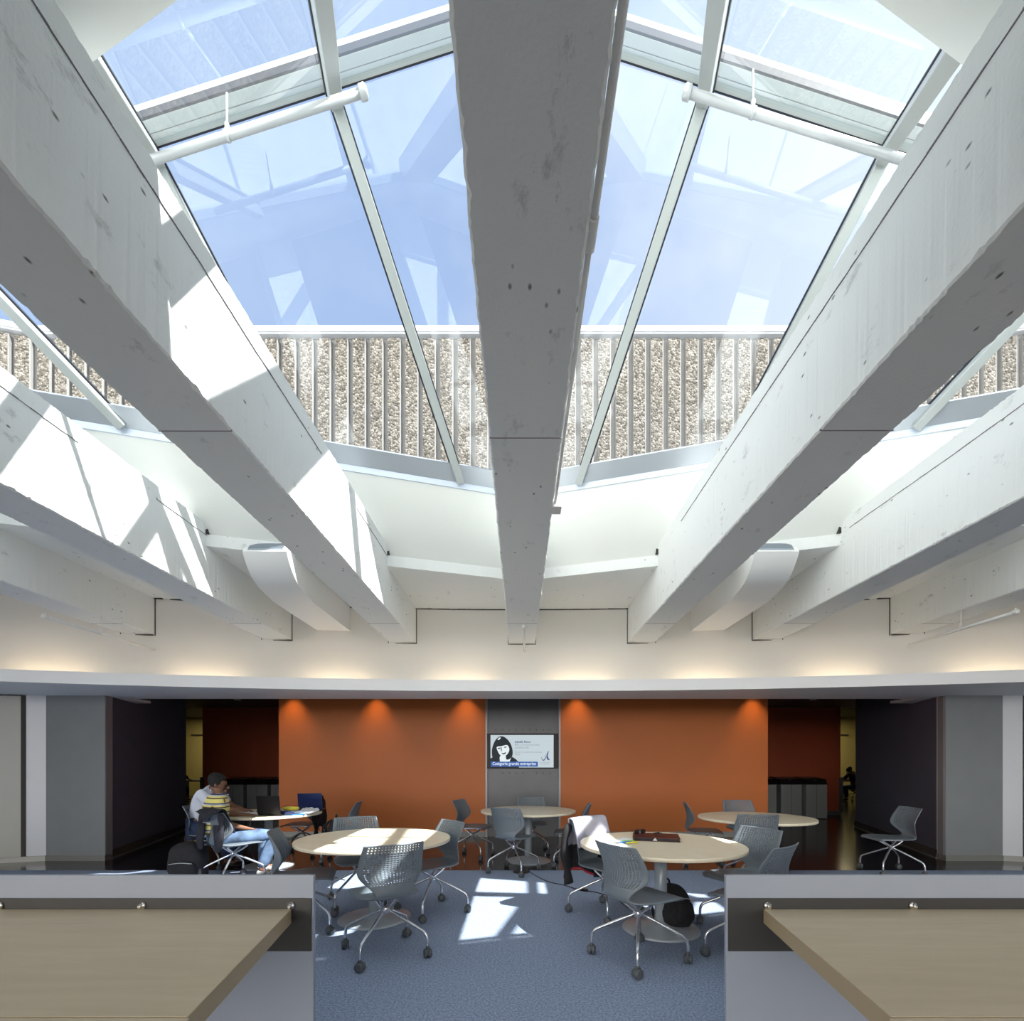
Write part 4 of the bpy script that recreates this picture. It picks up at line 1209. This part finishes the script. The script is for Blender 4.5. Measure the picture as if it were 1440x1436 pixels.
drape((.80, 4.55, 0), R(219), 'pale grey jacket with black lining draped over a chair at the binder table', 'jacket', M['jgrey'], M['black'], .34, .235, 0, True)
drape((-3.42, 5.78, 0), R(-32), 'dark jacket hanging over the chair of the person in the polo', 'jacket', M['navyf'], M['navyf'], .79, .20)
drape((-3.40, 7.55, 0), R(95), 'black coat hanging over the chair behind the laptop table', 'coat', M['black'], M['black'], .38, .22)
# backpacks
def backpack(loc, rot, label, m, s=1.0, strap=True):
    t = thing('backpack', label, 'backpack', loc); t.rotation_euler = rot
    bm = bmesh.new()
    res = bmesh.ops.create_uvsphere(bm, u_segments=28, v_segments=18, radius=1)
    for v in bm.verts:
        x, y, z = v.co
        sx = .19*s*(1-.22*max(0, z)**2); sy = .13*s
        px = math.copysign(abs(x)**.65, x)*sx; py = math.copysign(abs(y)**.75, y)*sy*(1.15-.25*z); pz = math.copysign(abs(z)**.7, z)*.24*s
        n = .012*math.sin(14*px/s+5*pz)+.008*math.sin(23*pz/s+3*py)
        v.co = (px+n, py+n*.7, pz+.24*s)
    obj('bag_body', bm, m, t, True)
    bm = bmesh.new()
    res = bmesh.ops.create_uvsphere(bm, u_segments=20, v_segments=14, radius=1)
    for v in bm.verts:
        x, y, z = v.co; v.co = (math.copysign(abs(x)**.6, x)*.14*s, -.13*s+y*.06*s, .17*s+math.copysign(abs(z)**.6, z)*.12*s)
    obj('front_pocket', bm, m, t, True)
    bm = bmesh.new(); tube(bm, catmull([(-.12*s, -.192*s, .27*s), (0, -.20*s, .285*s), (.12*s, -.192*s, .27*s)], 5), .004, 6); obj('zip', bm, M['pipe'], t)
    bm = bmesh.new(); tube(bm, catmull([(-.04*s, .03, .46*s), (-.03*s, .03, .53*s), (.03*s, .03, .53*s), (.04*s, .03, .46*s)], 5), .009, 8); obj('grab_handle', bm, m, t)
    for sg in (-1, 1):
        bm = bmesh.new(); tube(bm, catmull([(sg*.08*s, .11*s, .43*s), (sg*.11*s, .19*s, .33*s), (sg*.12*s, .18*s, .15*s), (sg*.15*s, .10*s, .04*s)], 5), .015, 8); obj('strap', bm, m, t)
    return t
backpack((1.33, 4.10, .005), (R(-22), R(12), R(30)), 'black backpack on the carpet under the table with the red binder', M['black'], .80)
backpack((-3.92, 5.74, .005), (R(6), 0, R(10)), 'dark grey backpack with a pale zip on the floor beside the person in the polo', M['black'], 1.0)
backpack((-2.58, 6.72, .25), (R(8), 0, R(100)), 'black bag hanging at the chair between the laptop table and the orange wall', M['black'], .82)
t = None
# cables
def cable(pts, label, parts=None):
    bm = bmesh.new(); tube(bm, catmull(pts, 8), .0045, 6)
    o = tag(obj('power_cable', bm, M['blackp']), label, 'cable'); return o
o = cable([(.05, 6.40, .006), (.10, 6.30, .05), (.14, 6.2, .006), (.32, 5.75, .006), (.52, 5.55, .006), (.66, 5.35, .006), (.80, 5.28, .006), (.98, 5.05, .006), (1.05, 4.7, .006)], 'black power cable with an adapter trailing over the carpet in the middle')
bm = bmesh.new(); box(bm, -.05, .05, -.022, .022, 0, .028); a = bevel(obj('power_adapter', bm, M['blackp'], o), .006); a.location = (.70, 5.33, .001); a.rotation_euler = (0, 0, R(-40))
cable([(-3.3, 6.02, .735), (-3.3, 5.93, .70), (-3.32, 5.92, .45), (-3.30, 5.98, .25), (-3.2, 6.1, .01), (-2.9, 6.15, .006), (-2.6, 6.05, .006), (-2.45, 5.9, .02), (-2.3, 5.95, .006), (-2.1, 5.8, .006)], 'thin black charger cable dropping from the laptop table to the floor')
bm = bmesh.new(); tube(bm, [(0, 0, 0), (0, 0, .004)], .11, 24)
tag(obj('cable_ring', bm, M['gap'], loc=(.02, 6.25, .001)), 'dark round floor box under the table below the screen', 'floor box')
# small cross heads
# ------------------------------------------------------------------ camera, lights, world
cd = bpy.data.cameras.new('camera'); cam = bpy.data.objects.new('camera', cd); C.objects.link(cam)
cam.location = (0, 0, CAM_Z); cam.rotation_euler = (PI/2, 0, 0)
cd.sensor_width = 36; cd.sensor_fit = 'HORIZONTAL'; cd.lens = 17.0
cd.shift_x = -11/1440; cd.shift_y = 354/1440; cd.clip_start = .05
bpy.context.scene.camera = cam

sd = bpy.data.lights.new('sun', 'SUN'); sd.energy = 14.0; sd.angle = R(.55); sd.color = (1, .96, .90)
so = bpy.data.objects.new('sun', sd); C.objects.link(so)
SUN = Vector((.765, -.35, 1)).normalized()
so.rotation_euler = SUN.to_track_quat('Z', 'Y').to_euler()

def area(name, loc, sx, sy, e, col, rot=(0, 0, 0)):
    l = bpy.data.lights.new(name, 'AREA'); l.shape = 'RECTANGLE'; l.size = sx; l.size_y = sy; l.energy = e; l.color = col
    o = bpy.data.objects.new(name, l); C.objects.link(o); o.location = loc; o.rotation_euler = rot; return o
for s in (-1, 1):
    area('far_room_light', (s*12.2, 19.0, 3.25), 1.5, 1.0, 34, (1, .85, .5))
# fill lights added out of view at the rear to brighten the room
for x in (-6, -2, 2, 6):
    t = thing('rear_fill_light', 'flat fill light added out of view in the rear of the room', 'ceiling light', (x, -2.6, 3.655), 0, 'added rear fill lights')
    bm = bmesh.new(); box(bm, -.62, .62, -.62, .62, -.03, 0); obj('frame', bm, M['duct'], t)
    area('rear_fill_lamp', (x, -2.6, 3.61), 1.2, 1.2, 45, (1, .97, .93))

w = bpy.data.worlds.new('sky'); bpy.context.scene.world = w; w.use_nodes = True
nt = w.node_tree; nt.nodes.clear()
out = nt.nodes.new('ShaderNodeOutputWorld'); bg = nt.nodes.new('ShaderNodeBackground')
tc = nt.nodes.new('ShaderNodeTexCoord'); nm = nt.nodes.new('ShaderNodeVectorMath'); nm.operation = 'NORMALIZE'
nt.links.new(tc.outputs['Generated'], nm.inputs[0])
sp = nt.nodes.new('ShaderNodeSeparateXYZ'); nt.links.new(nm.outputs[0], sp.inputs[0])
rp = nt.nodes.new('ShaderNodeValToRGB'); e = rp.color_ramp.elements
e[0].position = 0; e[0].color = (.56, .67, .86, 1); e[1].position = 1; e[1].color = (.325, .445, .705, 1)
k = e.new(.55); k.color = (.37, .51, .79, 1)
nt.links.new(sp.outputs['Z'], rp.inputs['Fac'])
# haze towards the sun side (right and behind)
hz = nt.nodes.new('ShaderNodeVectorMath'); hz.operation = 'DOT_PRODUCT'; hz.inputs[1].default_value = SUN
nt.links.new(nm.outputs[0], hz.inputs[0])
hr = nt.nodes.new('ShaderNodeMapRange'); hr.inputs['From Min'].default_value = .62; hr.inputs['From Max'].default_value = 1.0
hr.inputs['To Min'].default_value = 0; hr.inputs['To Max'].default_value = 1; hr.interpolation_type = 'SMOOTHSTEP'
nt.links.new(hz.outputs['Value'], hr.inputs['Value'])
mx = nt.nodes.new('ShaderNodeMix'); mx.data_type = 'RGBA'; mx.inputs['B'].default_value = (1.5, 1.5, 1.5, 1)
nt.links.new(hr.outputs[0], mx.inputs['Factor']); nt.links.new(rp.outputs['Color'], mx.inputs['A'])
# brighter sky added behind the viewer, out of view, as fill
br = nt.nodes.new('ShaderNodeMapRange'); br.inputs['From Min'].default_value = .05; br.inputs['From Max'].default_value = -.45
br.interpolation_type = 'SMOOTHSTEP'
nt.links.new(sp.outputs['Y'], br.inputs['Value'])
m2 = nt.nodes.new('ShaderNodeMix'); m2.data_type = 'RGBA'; m2.inputs['B'].default_value = (2.0, 2.0, 1.95, 1)
nt.links.new(br.outputs[0], m2.inputs['Factor']); nt.links.new(mx.outputs['Result'], m2.inputs['A'])
# very bright low band added out of view, lights the room through its rear
lr = nt.nodes.new('ShaderNodeMapRange'); lr.inputs['From Min'].default_value = .42; lr.inputs['From Max'].default_value = .12; lr.interpolation_type = 'SMOOTHSTEP'
nt.links.new(sp.outputs['Z'], lr.inputs['Value'])
lm = nt.nodes.new('ShaderNodeMath'); lm.operation = 'MULTIPLY'; nt.links.new(lr.outputs[0], lm.inputs[0]); nt.links.new(br.outputs[0], lm.inputs[1])
m5 = nt.nodes.new('ShaderNodeMix'); m5.data_type = 'RGBA'; m5.inputs['B'].default_value = (6.2, 5.9, 5.4, 1)
nt.links.new(lm.outputs[0], m5.inputs['Factor']); nt.links.new(m2.outputs['Result'], m5.inputs['A'])
m2 = m5
# soft clouds
cn = nt.nodes.new('ShaderNodeTexNoise'); cn.inputs['Scale'].default_value = 3.2; cn.inputs['Detail'].default_value = 7; cn.inputs['Roughness'].default_value = .55
nt.links.new(nm.outputs[0], cn.inputs['Vector'])
cr = nt.nodes.new('ShaderNodeMapRange'); cr.inputs['From Min'].default_value = .50; cr.inputs['From Max'].default_value = .72
nt.links.new(cn.outputs['Fac'], cr.inputs['Value'])
xr = nt.nodes.new('ShaderNodeMapRange'); xr.inputs['From Min'].default_value = -.25; xr.inputs['From Max'].default_value = .45
xr.inputs['To Min'].default_value = .15; xr.inputs['To Max'].default_value = .9
nt.links.new(sp.outputs['X'], xr.inputs['Value'])
cm = nt.nodes.new('ShaderNodeMath'); cm.operation = 'MULTIPLY'; nt.links.new(cr.outputs[0], cm.inputs[0]); nt.links.new(xr.outputs[0], cm.inputs[1])
m3 = nt.nodes.new('ShaderNodeMix'); m3.data_type = 'RGBA'; m3.inputs['B'].default_value = (.86, .91, .98, 1)
nt.links.new(cm.outputs[0], m3.inputs['Factor']); nt.links.new(m2.outputs['Result'], m3.inputs['A'])
# thin veil, stronger to the right
vr = nt.nodes.new('ShaderNodeMapRange'); vr.inputs['From Min'].default_value = .0; vr.inputs['From Max'].default_value = .5; vr.inputs['To Max'].default_value = .85
nt.links.new(sp.outputs['X'], vr.inputs['Value'])
m4 = nt.nodes.new('ShaderNodeMix'); m4.data_type = 'RGBA'; m4.inputs['B'].default_value = (.80, .88, 1.0, 1)
nt.links.new(vr.outputs[0], m4.inputs['Factor']); nt.links.new(m3.outputs['Result'], m4.inputs['A'])
nt.links.new(m4.outputs['Result'], bg.inputs['Color']); bg.inputs['Strength'].default_value = 1.0
nt.links.new(bg.outputs[0], out.inputs['Surface'])

sc = bpy.context.scene
sc.view_settings.view_transform = 'Standard'; sc.view_settings.look = 'None'
sc.view_settings.gamma = 1; sc.view_settings.use_curve_mapping = False
sc.view_settings.exposure = 0.27
sc.cycles.max_bounces = 10; sc.cycles.diffuse_bounces = 6; sc.cycles.transparent_max_bounces = 12
sc.cycles.use_denoising = True
sc.cycles.sample_clamp_indirect = 8
